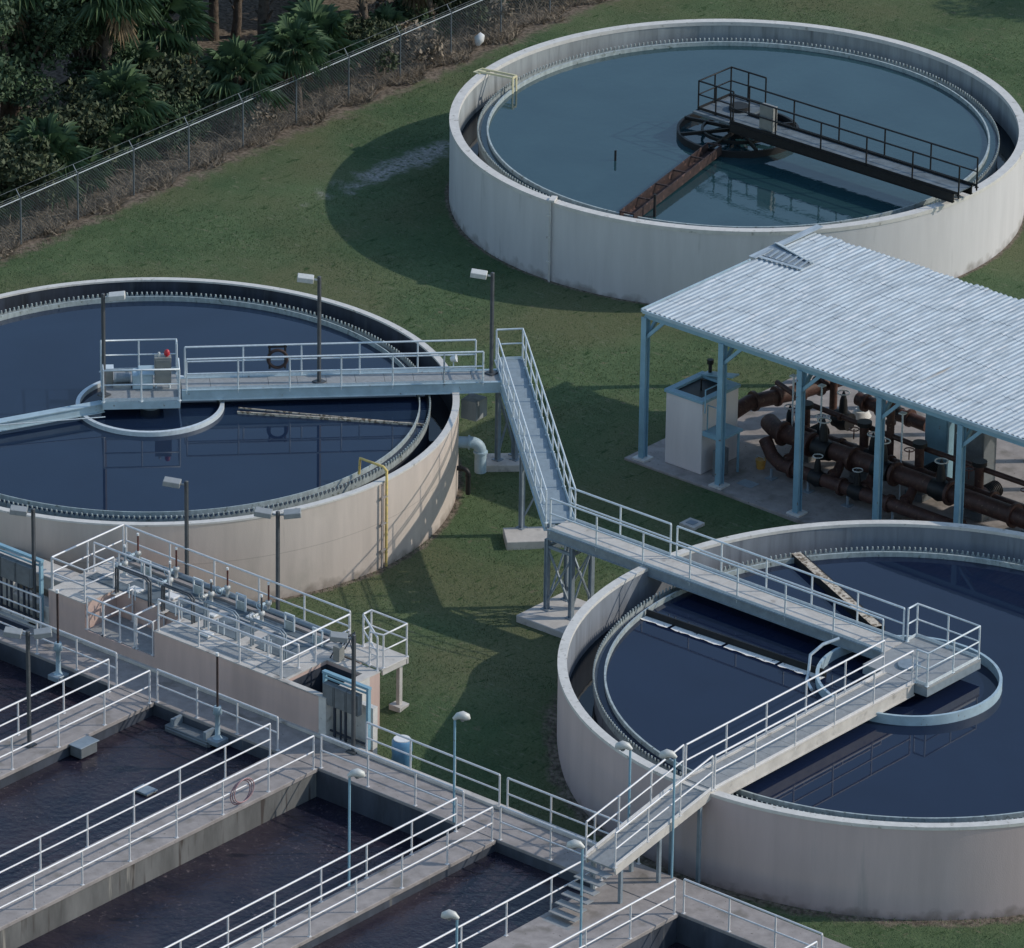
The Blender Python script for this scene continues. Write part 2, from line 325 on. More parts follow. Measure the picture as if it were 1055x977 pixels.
# grass tufts
def tufts(name, m, n, area, h, wdt, keep, z=0.0, lean=.5):
    xy = np.stack([rng.uniform(area[0], area[1], n), rng.uniform(area[2], area[3], n)], 1)
    xy = xy[[keep(x, y) for x, y in xy]]
    n = len(xy); g = np.array([gz(x, y) for x, y in xy])+z-.02
    th = rng.uniform(0, 2*np.pi, n); hh = rng.uniform(.5, 1, n)*h; ww = rng.uniform(.6, 1, n)*wdt
    dx = np.cos(th)*ww/2; dy = np.sin(th)*ww/2; lx = rng.normal(0, lean, n)*hh; ly = rng.normal(0, lean, n)*hh
    v = np.empty((n, 3, 3)); v[:, 0] = np.stack([xy[:, 0]-dx, xy[:, 1]-dy, g], 1); v[:, 1] = np.stack([xy[:, 0]+dx, xy[:, 1]+dy, g], 1)
    v[:, 2] = np.stack([xy[:, 0]+lx, xy[:, 1]+ly, g+hh], 1)
    me = bpy.data.meshes.new(name); me.vertices.add(3*n); me.vertices.foreach_set('co', v.reshape(-1))
    me.loops.add(3*n); me.loops.foreach_set('vertex_index', np.arange(3*n)); me.polygons.add(n)
    me.polygons.foreach_set('loop_start', np.arange(n)*3); me.polygons.foreach_set('loop_total', np.full(n, 3)); me.update(); me.validate()
    me.materials.append(M[m]); o = bpy.data.objects.new(name, me); col.objects.link(o); return o
def on_grass(x, y):
    for cx, cy, r in (A, C, D):
        if (x-cx)**2+(y-cy)**2 < (r+.02)**2: return False
    if y < -18.2 or (-5 < x < 8.7 and y < -15.1): return False
    if .9 < x < 20 and 4.4 < y < 14: return False
    if ((x+21)/1.0)**2+((y-19.4)/3.6)**2 < 1: return False
    return True
tag(tufts('grass', 'blade', 420000, (-25.6, 30, -18, 48), .07, .03, on_grass), 'short mown green grass of the lawn between the tanks', 'grass', kind='stuff')
tag(tufts('dry_undergrowth', 'thatch', 42000, (-28.2, -25.5, -8, 52), .38, .05, lambda x, y: x < -25.75-.02*y+.3*math.sin(y*2.3) and (x > -26.9 or math.sin(y*1.9+x)+math.sin(y*.7) > .2), lean=1.1), 'brown dry brush and fallen leaves along the fence foot', 'undergrowth', kind='stuff')

# ------------------------------------------------------------------ rails
def railing(path, mat_='galv', parent=None, h=1.07, gap=1.8, name='guardrail', label=None, cat='railing', group=None, r=.033, toe=True, close=()):
    """two-rail pipe railing along a 3D floor path; posts are their own meshes"""
    P = [Vector(p) for p in path]
    if parent is None:
        root = thing(name, label, cat, tuple(P[0]), group); holder = root
        t = MB().tube([p+Vector((0, 0, h)) for p in P], r, 6).build('top_rail', mat_, root)
        t = MB().tube([p+Vector((0, 0, h*.53)) for p in P], r*.85, 6).build('mid_rail', mat_, root)
    else:
        mb = MB(); mb.tube([p+Vector((0, 0, h)) for p in P], r, 6); mb.tube([p+Vector((0, 0, h*.53)) for p in P], r*.85, 6)
        if toe:
            for a, b in zip(P, P[1:]): mb.bar(a+Vector((0, 0, .06)), b+Vector((0, 0, .06)), .012, .1)
        root = holder = mb.build('handrail', mat_, parent)
    pts = [P[0]]
    for a, b in zip(P, P[1:]):
        n = max(1, round((b-a).length/gap))
        pts += [a+(b-a)*k/n for k in range(1, n+1)]
    for p in pts:
        mb = MB(); mb.tube([p+Vector((0, 0, -.12)), p+Vector((0, 0, h-.01))], r*.9, 6); mb.box(p.x-.05, p.x+.05, p.y-.05, p.y+.05, p.z-.02, p.z+.012)
        mb.build('post', mat_, holder)
    return root

# ------------------------------------------------------------------ round tanks
def tank(c, wallmat, innermat, label, wmat, weirR, weirZ, waterZ, launderZ, group='round settling tanks', rt_=.30, rh=.14, thin=False):
    wt, bt = (.07, .035) if thin else (.12, .06)
    cx, cy, r = c
    t = thing('settling_tank', label, 'tank', (cx, cy, 0), group)
    MB().rev([(r, -.3), (r, RIM-rh), (r-rt_+.03, RIM-rh), (r-rt_+.03, -.3)], cx, cy, 160).build('wall', wallmat, t)
    MB().rev([(r+.02, RIM-rh), (r+.02, RIM), (r-rt_, RIM), (r-rt_, RIM-rh)], cx, cy, 160).build('rim', 'rim', t)
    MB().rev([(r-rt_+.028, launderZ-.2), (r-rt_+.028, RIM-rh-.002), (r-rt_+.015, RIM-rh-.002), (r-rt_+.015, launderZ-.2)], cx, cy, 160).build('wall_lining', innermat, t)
    # launder: inner channel wall, V-notch weir, scum baffle
    MB().rev([(weirR+.10, launderZ-.3), (weirR+.10, weirZ-.13), (weirR+.10-wt, weirZ-.13), (weirR+.10-wt, launderZ-.3)], cx, cy, 128).build('launder_wall', innermat, t)
    mb = MB(); n = int(2*math.pi*weirR/.16)
    for i in range(n):      # saw-tooth weir plate
        a0, am, a1 = (2*math.pi*(i+f)/n for f in (0, .5, 1))
        for rr, flip in ((weirR+.115, 0), (weirR+.145, 1)):
            v = [(cx+rr*math.cos(a), cy+rr*math.sin(a), z) for a, z in ((a0, weirZ-.22), (a1, weirZ-.22), (a1, weirZ+.07), (am, weirZ-.05), (a0, weirZ+.07))]
            mb.add(v, [(0, 1, 2, 3, 4) if not flip else (4, 3, 2, 1, 0)])
        mb.box(*(lambda X, Y: (X-.02, X+.02, Y-.02, Y+.02))(cx+(weirR+.13)*math.cos(a0), cy+(weirR+.13)*math.sin(a0)), weirZ+.0, weirZ+.09)
    mb.build('weir_plate', 'weir', t)
    MB().rev([(weirR-.18, weirZ-.2), (weirR-.18, weirZ+.08), (weirR-.18-bt, weirZ+.08), (weirR-.18-bt, weirZ-.2)], cx, cy, 128).build('scum_baffle', 'weir', t)
    tag(MB().disc(cx, cy, weirR+.02, waterZ, 128).build('tank_water', wmat), kind='structure')
    mb = MB(); mb.rev([(weirR+.10, launderZ), (r-rt_+.02, launderZ), (r-rt_+.02, launderZ-.02), (weirR+.10, launderZ-.02)], cx, cy, 96)
    tag(mb.build('launder_water', 'waterK'), kind='structure')
    return t
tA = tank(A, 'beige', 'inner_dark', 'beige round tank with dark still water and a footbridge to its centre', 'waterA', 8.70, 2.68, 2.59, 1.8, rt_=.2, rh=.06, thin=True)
tC = tank(C, 'white', 'inner', 'pale grey round tank with teal rippled water behind the open shed', 'waterC', 8.95, 2.45, 2.38, 1.75)
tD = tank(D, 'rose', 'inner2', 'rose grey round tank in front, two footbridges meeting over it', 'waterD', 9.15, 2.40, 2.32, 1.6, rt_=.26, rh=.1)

# centre wells and skimmers (they belong to the tank's mechanism)
def ring(cx, cy, r, z0, z1, m, parent, name='centre_well', th=.09):
    return MB().rev([(r, z0), (r, z1), (r-th, z1), (r-th, z0)], cx, cy, 64).build(name, m, parent)
def dirv(a): return Vector((math.cos(a), math.sin(a), 0))
acx, acy = A[0]+.02, A[1]-.12
ring(acx, acy, 2.36, 2.35, 2.74, 'galv', tA, th=.13)
MB().cyl(acx, acy, 2.3, 3.05, .32, 20).build('drive_column', 'steel', tA)
tag(MB().disc(acx, acy, 2.26, 2.535, 48).build('centre_well_water', watermat('well_scum_water', (.008, .008, .010), (.028, .022, .019), .9, .004, 4.0)), kind='structure')
mb = MB()      # skimmer arm with its floating scum line, towards the wall
p0, p1 = Vector((-6.8, -5.5, 2.56)), Vector((-1.75, -2.25, 2.56)); d = (p1-p0).normalized(); nrm = Vector((-d.y, d.x, 0))
mb.bar(p0, p1, .05, .22); mb.bar(p0+nrm*.25+Vector((0, 0, .12)), p1-d*1.0+Vector((0, 0, .10)), .03, .04)
for k in range(5): q = p0+(p1-p0)*(k+.3)/5.2; mb.bar(q, q+nrm*(.24-.04*k), .03, .04)
mb.build('skimmer_blade', 'scum', tA)
mb = MB(); pts = []
for k in range(41):
    q = p0+(p1-p0)*k/40; wd = .05+.04*math.sin(k*1.3)+.03*math.sin(k*2.9); pts.append((q, wd))
vs = [q-nrm*(.03) + Vector((0, 0, -.027)) for q, w_ in pts]+[q-nrm*(.05+w_)+Vector((0, 0, -.027)) for q, w_ in pts]
mb.add(vs, [(i, i+1, 42+i, 41+i) for i in range(40)]); mb.build('scum_line', 'scum', tA)
q0 = Vector((-9.9, -8.41, 2.88)); q1 = Vector((-12.6, -14.6, 2.86)); d = (q1-q0).normalized(); nrm = Vector((-d.y, d.x, 0))
mb = MB(); mb.bar(q0, q1, .20, .28); mb.bar(q0+Vector((0, 0, -.14)), q1+Vector((0, 0, -.14)), .30, .03); mb.bar(q0+Vector((0, 0, .14)), q1+Vector((0, 0, .14)), .30, .03)
mb.build('rotating_arm', 'palesteel', tA)
mb = MB(); mb.tube([q0+nrm*1.1+Vector((-.3, -.2, .05)), q0+d*4.4+Vector((0, 0, .1))], .018, 5); mb.tube([q0-nrm*.7+Vector((0, -.3, -.3)), q1-nrm*.3+Vector((0, 0, -.3))], .018, 5); mb.build('tie_rod', 'galv', tA)

# tank C: dark centre well, rusty trough, truss bridge
ring(C[0], C[1], 2.15, 2.2, 2.62, 'black', tC)
mb = MB(); mb.rev([(1.3, 2.55), (1.3, 2.66), (1.22, 2.66), (1.22, 2.55)], C[0], C[1], 40)
for k in range(8): a = k*math.pi/4+.2; mb.bar((C[0], C[1], 2.62), (C[0]+2.1*math.cos(a), C[1]+2.1*math.sin(a), 2.62), .08, .12)
mb.build('well_frame', 'black', tC); MB().cyl(C[0], C[1], 2.0, 3.5, .35).build('drive_column', 'black', tC)
mb = MB(); p0, p1 = Vector((-8.15, 15.55, 2.52)), Vector((-9.75, 22.25, 2.6)); d = (p1-p0).normalized(); nrm = Vector((-d.y, d.x, 0))
for s_ in (-1, 1): mb.bar(p0+nrm*.26*s_+Vector((0, 0, .05)), p1+nrm*.26*s_+Vector((0, 0, .05)), .04, .34)
mb.bar(p0-Vector((0, 0, .1)), p1-Vector((0, 0, .1)), .52, .03)
for k in range(6): q = p0+(p1-p0)*k/5; mb.bar(q-nrm*.26+Vector((0, 0, .2)), q+nrm*.26+Vector((0, 0, .2)), .05, .05)
mb.build('scum_trough', 'rust', tC)
MB().tube([(-7.75, 16.55, 2.2), (-7.75, 16.55, 3.2)], .05, 8).build('stilling_pipe', 'black', tC); MB().tube([(-12.0, 19.6, 2.2), (-12.0, 19.6, 2.75)], .04, 8).build('stilling_pipe', 'black', tC)

# tank D: skimmer, foam, curved well
mb = MB(); p0, p1 = Vector((12.0, -8.05, 2.40)), Vector((18.6, -7.75, 2.40)); mb.bar(p0+Vector((0, .12, 0)), p1+Vector((0, .12, 0)), .05, .30); mb.build('skimmer_blade', 'black', tD)
mb = MB(); vs = []
for k in range(61):
    q = p0+(p1-p0)*k/60; w_ = .13+.012*math.sin(k*1.1)+.006*math.sin(k*2.3); vs.append((q, w_))
mb.add([q+Vector((0, .085, -.06)) for q, w_ in vs]+[q+Vector((0, .085-2*w_, -.06)) for q, w_ in vs], [(61+i, 62+i, i+1, i) for i in range(60) if i not in (9, 27, 45)])
mb.build('foam_line', 'foam', tD)
mb = MB(); p0, p1 = Vector((12.8, -1.9, 2.42)), Vector((17.9, -4.4, 2.45)); d = (p1-p0).normalized(); nrm = Vector((-d.y, d.x, 0))
mb.bar(p0, p1, .06, .28); mb.bar(p0+nrm*.32, p1+nrm*.32, .06, .2)
for k in range(9): q = p0+(p1-p0)*k/8; mb.bar(q, q+nrm*.32, .05, .05)
mb.build('scum_trough', 'black', tD)
MB().add([p0-nrm*.03+Vector((0, 0, .145)), p1-nrm*.03+Vector((0, 0, .145)), p1+nrm*.26+Vector((0, 0, .145)), p0+nrm*.26+Vector((0, 0, .145))], [(0, 1, 2, 3)]).build('trough_crust', 'scum', tD)
ring(D[0], D[1], 2.75, 2.15, 2.62, 'palesteel', tD)
MB().cyl(D[0], D[1], 2.0, 3.0, .35).build('drive_column', 'steel', tD)
mb = MB(); mb.tube([(18.15, -7.9, 2.35), (18.05, -7.7, 2.9), (18.2, -7.3, 3.15), (18.5, -6.9, 3.3)], .05, 8)
mb.tube([(18.15, -7.9, 2.35), (18.4, -8.3, 2.4), (18.9, -8.7, 2.4)], .05, 8); mb.build('scum_pipe', 'galv', tD)

# ladders and wall pipes on tanks
def wall_ladder(c, ang, m1, parent, inner=True, flat=False):
    a = dirv(ang); tn = Vector((-a.y, a.x, 0)); b = Vector((c[0], c[1], 0))+a*(c[2]+.10)
    mb = MB()
    if flat:
        mb.tube([b-a*.04, b-a*.04+Vector((0, 0, RIM+.05))], .035, 6); mb.tube([b+tn*.06, b+tn*.06+Vector((0, 0, RIM))], .02, 6)
        mb.bar(b-tn*.1-a*.4+Vector((0, 0, RIM+.06)), b+tn*.1+Vector((0, 0, RIM+.06)), .2, .08)
        for z in (.7, 1.6, 2.4): mb.bar(b-tn*.09+Vector((0, 0, z)), b+tn*.09+Vector((0, 0, z)), .04, .06)
    else:
        for s_ in (-.16, .16):
            mb.tube([b+tn*s_, b+tn*s_+Vector((0, 0, RIM-.1)), b+tn*s_+Vector((0, 0, RIM+.45)), b+tn*s_-a*.25+Vector((0, 0, RIM+.6)), b+tn*s_-a*.8+Vector((0, 0, RIM+.6)), b+tn*s_-a*.85+Vector((0, 0, RIM-.15))], .022, 6)
        for k in range(1, 10): mb.tube([b-tn*.16+Vector((0, 0, k*.3)), b+tn*.16+Vector((0, 0, k*.3))], .015, 6)
        for z in (.5, 1.5, 2.5): mb.bar(b-a*.12+tn*.16+Vector((0, 0, z)), b+tn*.16+Vector((0, 0, z)), .03, .03); mb.bar(b-a*.12-tn*.16+Vector((0, 0, z)), b-tn*.16+Vector((0, 0, z)), .03, .03)
    return mb.build('ladder' if not flat else 'level_pipe', m1, parent)
an = math.atan2(-6.85-A[1], .27-A[0]); a_ = dirv(an); t_ = Vector((-a_.y, a_.x, 0)); b_ = Vector((A[0], A[1], 0))+a_*(A[2]+.09)
MB().tube([b_+t_*.1, b_+t_*.1+Vector((0, 0, RIM+.35)), b_+t_*.1-a_*.15+Vector((0, 0, RIM+.45)), b_+t_*.1-a_*1.1+Vector((0, 0, RIM+.45)), b_+t_*.1-a_*1.15+Vector((0, 0, RIM-.1))], .045, 8).build('yellow_pipe', 'yellow', tA)
mb = MB(); mb.bar(b_-t_*.10, b_-t_*.10+Vector((0, 0, RIM-.02)), .05, .04)
for z in (.6, 1.5, 2.4): mb.bar(b_-t_*.16+Vector((0, 0, z)), b_+t_*.14+Vector((0, 0, z)), .05, .06)
mb.build('cable_tray', 'conc', tA)
wall_ladder(C, math.atan2(14.2-C[1], -10.4-C[0]), 'rim', tC, flat=True)
# cream bracket reaching in from tank C's rim
mb = MB(); a = Vector((-20.1, 21.75, RIM+.05)); b = Vector((-18.75, 22.05, RIM+.05)); t = (b-a).normalized(); n2 = Vector((-t.y, t.x, 0))
mb.bar(a, b, .05, .07); mb.bar(a+n2*.28, b+n2*.28, .05, .07)
for s_ in (0, .28): mb.bar(b+n2*s_, b+n2*s_-Vector((0, 0, .75)), .06, .06, (1, 0, 0))
mb.bar(b, b+n2*.28, .05, .07); mb.bar(b-Vector((0, 0, .75)), b+n2*.28-Vector((0, 0, .75)), .05, .06); mb.box(a.x-.15, a.x+.15, a.y-.1, a.y+.35, RIM+.002, RIM+.03)
mb.build('rim_bracket', 'cream', tC)
# effluent elbow and dark drain on tank A
def elbow(name, p, d, r, down, m, parent, n=18, rad=.34, flange=True, horiz=.7):
    p = Vector(p); d = Vector(d).normalized(); pts = [p, p+d*horiz]
    c0 = p+d*horiz
    for k in range(1, 7): t = k/6*math.pi/2; pts.append(c0+d*rad*math.sin(t)-Vector((0, 0, rad*(1-math.cos(t)))))
    pts.append(pts[-1]-Vector((0, 0, down)))
    mb = MB(); mb.tube(pts, r, n)
    if flange:
        mb.tube([p+d*(horiz-.1), p+d*(horiz-.04)], r*1.25, n); mb.tube([p+d*(horiz*.3), p+d*(horiz*.3+.05)], r*1.25, n); mb.tube([pts[-2], pts[-2]-Vector((0, 0, .06))], r*1.22, n)
    return mb.build(name, m, parent)
elbow('outlet_pipe', (-2.05, -.66, 1.42), (.77, .64, 0), .19, .72, 'palesteel', tA, horiz=.68, rad=.3)
elbow('drain_pipe', (-1.45, -1.34, .95), (.9, .42, 0), .08, .68, 'black', tA, 12, .18, horiz=.42)
mb = MB(); mb.poly([(-2.55, .45), (-2.0, .55), (-2.05, 1.15), (-2.65, 1.05)], 1.75, 2.4); mb.build('outlet_box', 'inner', tA)

# ------------------------------------------------------------------ footbridges
def straight_bridge(name, label, a, b, wdt, depth, root_loc=None, deckm='grate', rails=((True, None), (True, None)), railm='galv', group=None, beamm='palesteel', gapl=None, planks=True):
    a = Vector(a); b = Vector(b); d = (b-a).normalized(); n = Vector((-d.y, d.x, 0)).normalized()
    t = thing(name, label, 'footbridge', tuple(a), group)
    mb = MB(); L = (b-a).length; k = max(1, int(L/.9))
    for i in range(k):
        p = a+(b-a)*(i/k)+d*.006; q = a+(b-a)*((i+1)/k)-d*.006; mb.bar(p-Vector((0, 0, .02)), q-Vector((0, 0, .02)), wdt-.06, .04)
    mb.build('deck', deckm, t)
    mb = MB()
    for s_ in (-1, 1):
        o = n*s_*(wdt/2+.01)-Vector((0, 0, depth/2-.03)); mb.bar(a+o, b+o, .05, depth-.04)
        mb.bar(a+o+Vector((0, 0, depth/2-.02)), b+o+Vector((0, 0, depth/2-.02)), .12, .03); mb.bar(a+o-Vector((0, 0, depth/2-.02)), b+o-Vector((0, 0, depth/2-.02)), .12, .03)
    kk = int(L/1.5)
    for i in range(1, kk): p = a+(b-a)*i/kk-Vector((0, 0, depth*.6)); mb.bar(p-n*wdt/2, p+n*wdt/2, .08, .12)
    mb.build('beam', beamm, t)
    for s_, segs in zip((-1, 1), rails):
        for (u, v) in segs:
            o = n*s_*(wdt/2+.01); railing([a+o+d*u, a+o+d*v], railm, t)
    return t
# bridge over tank A
ba = Vector((-8.74, -6.02, 3.2)); bb = Vector((-1.64, 1.30, 3.2)); BL = (bb-ba).length
bridgeA = straight_bridge('footbridge', 'pale blue steel footbridge from the stair tower to the centre of the dark beige tank', ba, bb, .95, .38, rails=(((0.15, 8.35), (8.35, BL-.6)), ((0.15, BL-.75),)))
# centre platform
pl = thing('centre_platform', 'square railed platform over the centre of the dark beige tank', 'platform', (-9.6, -7.0, 3.2))
pd = Vector((math.cos(R(45)), math.sin(R(45)), 0)); pn = Vector((-pd.y, pd.x, 0)); pc = Vector((-9.62, -6.98, 3.2))
cr = lambda u, v, z=0: pc+pd*u+pn*v+Vector((0, 0, z))
MB().bar(cr(-1.2, 0, -.02), cr(1.2, 0, -.02), 2.4, .04).build('deck', 'grate', pl)
mb = MB()
for v in (-1.2, 1.2): mb.bar(cr(-1.22, v, -.13), cr(1.22, v, -.13), .06, .26)
for u in (-1.2, 1.2): mb.bar(cr(u, -1.17, -.13), cr(u, 1.17, -.13), .06, .26)
mb.cyl(acx, acy, 2.9, 3.1, .45); mb.build('frame', 'palesteel', pl)
railing([cr(1.2, .9), cr(1.2, 1.2), cr(-1.2, 1.2), cr(-1.2, -1.2), cr(1.2, -1.2), cr(1.2, -.35)], 'galv', pl, gap=1.2)
# platform machinery
def local_box(mb, u0, u1, v0, v1, z0, z1):
    c = [cr(u, v) for u, v in ((u0, v0), (u1, v0), (u1, v1), (u0, v1))]
    return mb.poly([(p.x, p.y) for p in c], 3.2+z0, 3.2+z1)
cab = thing('control_cabinet', 'grey control cabinet with a red beacon on the centre platform', 'cabinet', tuple(cr(.75, 0)))
local_box(MB(), .45, .98, -.35, -.08, .18, 1.1).build('cabinet_body', 'cabinet', cab, .01)
mb = MB(); local_box(mb, .48, .95, -.367, -.353, .25, 1.03); mb.build('cabinet_door', 'cabinet', cab, .005)
mb = MB(); mb.bar(cr(.5, -.2, 0), cr(.5, -.2, .2), .05, .05); mb.bar(cr(.93, -.2, 0), cr(.93, -.2, .2), .05, .05); mb.build('leg', 'galv', cab)
p = cr(.85, -.2, 1.1); mb = MB(); mb.cyl(p.x, p.y, p.z, p.z+.05, .05, 12); mb.tube([p+Vector((0, 0, .05)), p+Vector((0, 0, .13)), p+Vector((0, 0, .2)), p+Vector((0, 0, .23))], [.09, .095, .07, .02], 12); mb.build('beacon', 'red', cab)
p = cr(.6, -.2, 1.1); MB().tube([p, p+Vector((0, 0, .1)), p+Vector((0, 0, .14))], [.05, .05, .03], 10).build('sensor', 'lampw', cab)
dr = thing('drive_unit', 'blue green gearbox with a dark motor on the centre platform', 'gearbox', tuple(cr(0, 0)))
local_box(MB(), -.25, .4, -.3, .3, .0, .5).build('gearbox', 'palesteel', dr, .03); local_box(MB(), -.05, .45, -.35, .35, .5, .56).build('cover', 'palesteel', dr, .01)
mb = MB(); mb.tube([cr(-.3, 0, .3), cr(-.75, 0, .3)], .15, 16); mb.tube([cr(-.75, 0, .3), cr(-.82, 0, .3)], .17, 16)
for k in range(8): mb.tube([cr(-.34-.05*k, 0, .3), cr(-.355-.05*k, 0, .3)], .175, 16)
mb.build('motor', 'steel', dr)
local_box(MB(), -.85, -.3, -.2, .2, 0, .14).build('base_plate', 'grate', dr)
gb = thing('junction_box', 'small pale box beside the gearbox at the left end of the centre platform', 'box', tuple(cr(-.9, .2)))
local_box(MB(), -1.1, -.85, .1, .4, 0, .55).build('housing', 'cabinet', gb, .01); local_box(MB(), -1.12, -.83, .08, .42, .55, .58).build('lid', 'galv', gb)
# stair ramp from bridge A to bridge D
ra = Vector((-1.72, 1.95, 3.2)); rb = Vector((6.62, -5.55, 2.93)); rd = (rb-ra).normalized(); rn = Vector((-rd.y, rd.x, 0)).normalized(); RL = (rb-ra).length
ramp = thing('sloping_walkway', 'pale blue sloping walkway joining the two tank footbridges above the lawn', 'walkway', (0, 0, 3))
mb = MB(); n = 15
for i in range(n):
    p = ra+(rb-ra)*(i/n); q = ra+(rb-ra)*((i+1)/n)-rd*.05; mb.bar(p-Vector((0, 0, .0)), q-Vector((0, 0, .05)), .82, .04)
mb.build('tread_deck', 'grateblue', ramp)
mb = MB()
for s_ in (-1, 1): o = rn*s_*.45-Vector((0, 0, .08)); mb.bar(ra+o, rb+o, .05, .34); mb.bar(ra+o-Vector((0, 0, .16)), rb+o-Vector((0, 0, .16)), .12, .03)
mb.build('beam', 'palesteel', ramp)
for s_ in (-1, 1): railing([ra+rn*s_*.45+Vector((0, 0, .02)), rb+rn*s_*.45+Vector((0, 0, .02))], 'galv', ramp, gap=1.25, r=.03)
MB().bar(ra-rd*.78-Vector((0, 0, .02)), ra-Vector((0, 0, .02)), .92, .05).build('landing', 'grateblue', ramp)
e0 = ra+rn*.45; railing([e0, e0-rd*.72, e0-rd*.72-rn*.85], 'galv', ramp, gap=.9)
# towers
def tower(label, feet, zt, padpts, m='steel', braces=True, padm='concl', padz=.22):
    t = thing('support_tower', label, 'support', (feet[0][0], feet[0][1], 0))
    MB().poly(padpts, -.3, padz).build('concrete_pad', padm, t, .02)
    for (x, y) in feet:
        mb = MB(); mb.bar((x, y, padz), (x, y, zt), .09, .09); mb.bar((x-.055, y, padz), (x-.055, y, zt), .02, .15, (0, 1, 0)); mb.bar((x+.055, y, padz), (x+.055, y, zt), .02, .15, (0, 1, 0))
        mb.box(x-.14, x+.14, y-.14, y+.14, padz+.001, padz+.03); mb.build('leg', m, t)
    if braces:
        mb = MB(); k = len(feet)
        for i in range(k if k > 2 else 1):
            a = Vector((*feet[i], 0)); b = Vector((*feet[(i+1) % k], 0))
            mb.bar(a+Vector((0, 0, padz+.25)), b+Vector((0, 0, zt-.35)), .05, .05); mb.bar(b+Vector((.02, .02, padz+.25)), a+Vector((.02, .02, zt-.35)), .05, .05)
            mb.bar(a+Vector((0, 0, zt-.25)), b+Vector((0, 0, zt-.25)), .07, .09)
        mb.build('brace', m, t)
    return t
tower('blue grey braced steel tower where the sloping walkway meets the front tank bridge', [(6.62, -6.15), (7.6, -6.15), (7.6, -5.2), (6.62, -5.2)], 2.6, [(6.2, -7.1), (8.35, -7.1), (8.35, -4.9), (6.2, -4.9)])
tower('two legged steel bent on a slab under the middle of the sloping walkway', [(2.2, -2.12), (2.85, -1.42)], 2.75, [(1.75, -2.5), (2.55, -3.25), (3.9, -1.8), (3.1, -1.05)])
tower('braced steel bent beside the beige tank under the top landing', [(-1.75, 1.35), (-1.35, 1.75), (-1.6, 2.0)], 2.85, [(-1.75, .75), (-.75, 1.7), (-1.45, 2.4), (-2.35, 1.5)])

# D bridge from the tower
da = Vector((6.65, -5.68, 2.93)); db = Vector((19.6, -5.68, 2.93))
bridgeD = straight_bridge('footbridge', 'pale decked footbridge running from the stair tower across the front round tank', da, db, 1.0, .34, deckm='concl', rails=(((0.1, 12.9),), ((0.05, 4.0), (4.25, 12.9))), beamm='steel')
dcp = thing('centre_platform', 'railed platform over the centre of the front round tank', 'platform', (20.8, -5.9, 2.93))
MB().box(19.62, 22.0, -7.2, -4.6, 2.87, 2.93).build('deck', 'grate', dcp)
MB().box(19.62, 22.0, -7.2, -4.6, 2.62, 2.865).build('frame', 'steel', dcp); railing([(19.65, -5.1, 2.93), (19.65, -4.65, 2.93), (21.95, -4.65, 2.93), (21.95, -7.15, 2.93), (21.55, -7.15, 2.93)], 'galv', dcp, gap=1.2)
bridgeE = straight_bridge('footbridge', 'grey decked footbridge with aluminium rails along the right side of the front round tank', (20.98, -16.5, 2.93), (20.98, -7.22, 2.93), 1.04, .42, deckm='grate', rails=(((0, 9.2),), ((0, 9.2),)), railm='alum', beamm='concl')
ramp2 = thing('access_ramp', 'short railed ramp rising from the basin deck to the front tank footbridge', 'ramp', (20.98, -20.8, 0))
mb = MB(); q0 = Vector((20.98, -20.9, 2.1)); q1 = Vector((20.98, -16.52, 2.92))
mb.bar(q0-Vector((0, 0, .04)), q1-Vector((0, 0, .04)), .98, .06); mb.build('deck', 'grate', ramp2)
mb = MB()
for s_ in (-1, 1): mb.bar(q0+Vector((s_*.53, 0, -.06)), q1+Vector((s_*.53, 0, -.06)), .07, .26)
mb.build('beam', 'concl', ramp2)
for s_ in (-1, 1): railing([q0+Vector((s_*.53, 0, .05)), q1+Vector((s_*.53, -.1, .05))], 'alum', ramp2, gap=1.4)
for y, z in ((-20.6, 2.05), (-18.9, 2.35), (-17.1, 2.7)):
    for s_ in (-.5, .5): MB().bar((20.98+s_, y, .0), (20.98+s_, y, z-.05), .1, .1).build('leg', 'steel', ramp2)
mb = MB()
for k in range(7): mb.box(20.5, 21.46, -20.95-.27*(k+1), -20.95-.27*k+.02, 1.92-.17*k-.03, 1.92-.17*k)
mb.build('step', 'grate', ramp2)
# truss footbridge of tank C
tc = straight_bridge('footbridge', 'dark steel footbridge over the right half of the teal water tank', (C[0]+.6, C[1]-.7, 3.35), (C[0]+10.3, C[1]-.7, 3.35), 1.0, .35, deckm='gratedark', rails=(((0, 9.9),), ((0, 9.9),)), railm='black', beamm='black')
pcC = thing('centre_platform', 'dark railed platform over the centre of the teal water tank', 'platform', (C[0], C[1], 3.35))
MB().box(C[0]-1.1, C[0]+.58, C[1]-1.2, C[1]+.9, 3.25, 3.34).build('deck', 'gratedark', pcC)
railing([(C[0]+.5, C[1]+.85, 3.34), (C[0]-1.05, C[1]+.85, 3.34), (C[0]-1.05, C[1]-.95, 3.34), (C[0]+.5, C[1]-.95, 3.34)], 'black', pcC, gap=.9)
cb2 = thing('control_cabinet', 'pale cabinet on the dark footbridge of the teal water tank', 'cabinet', (-8.3, 23.4, 3.35)); MB().box(-8.6, -8.0, 23.25, 23.5, 3.4, 4.3).build('cabinet_body', 'cabinet', cb2, .01); MB().box(-8.56, -8.04, 23.235, 23.247, 3.45, 4.25).build('cabinet_door', 'cabinet', cb2)

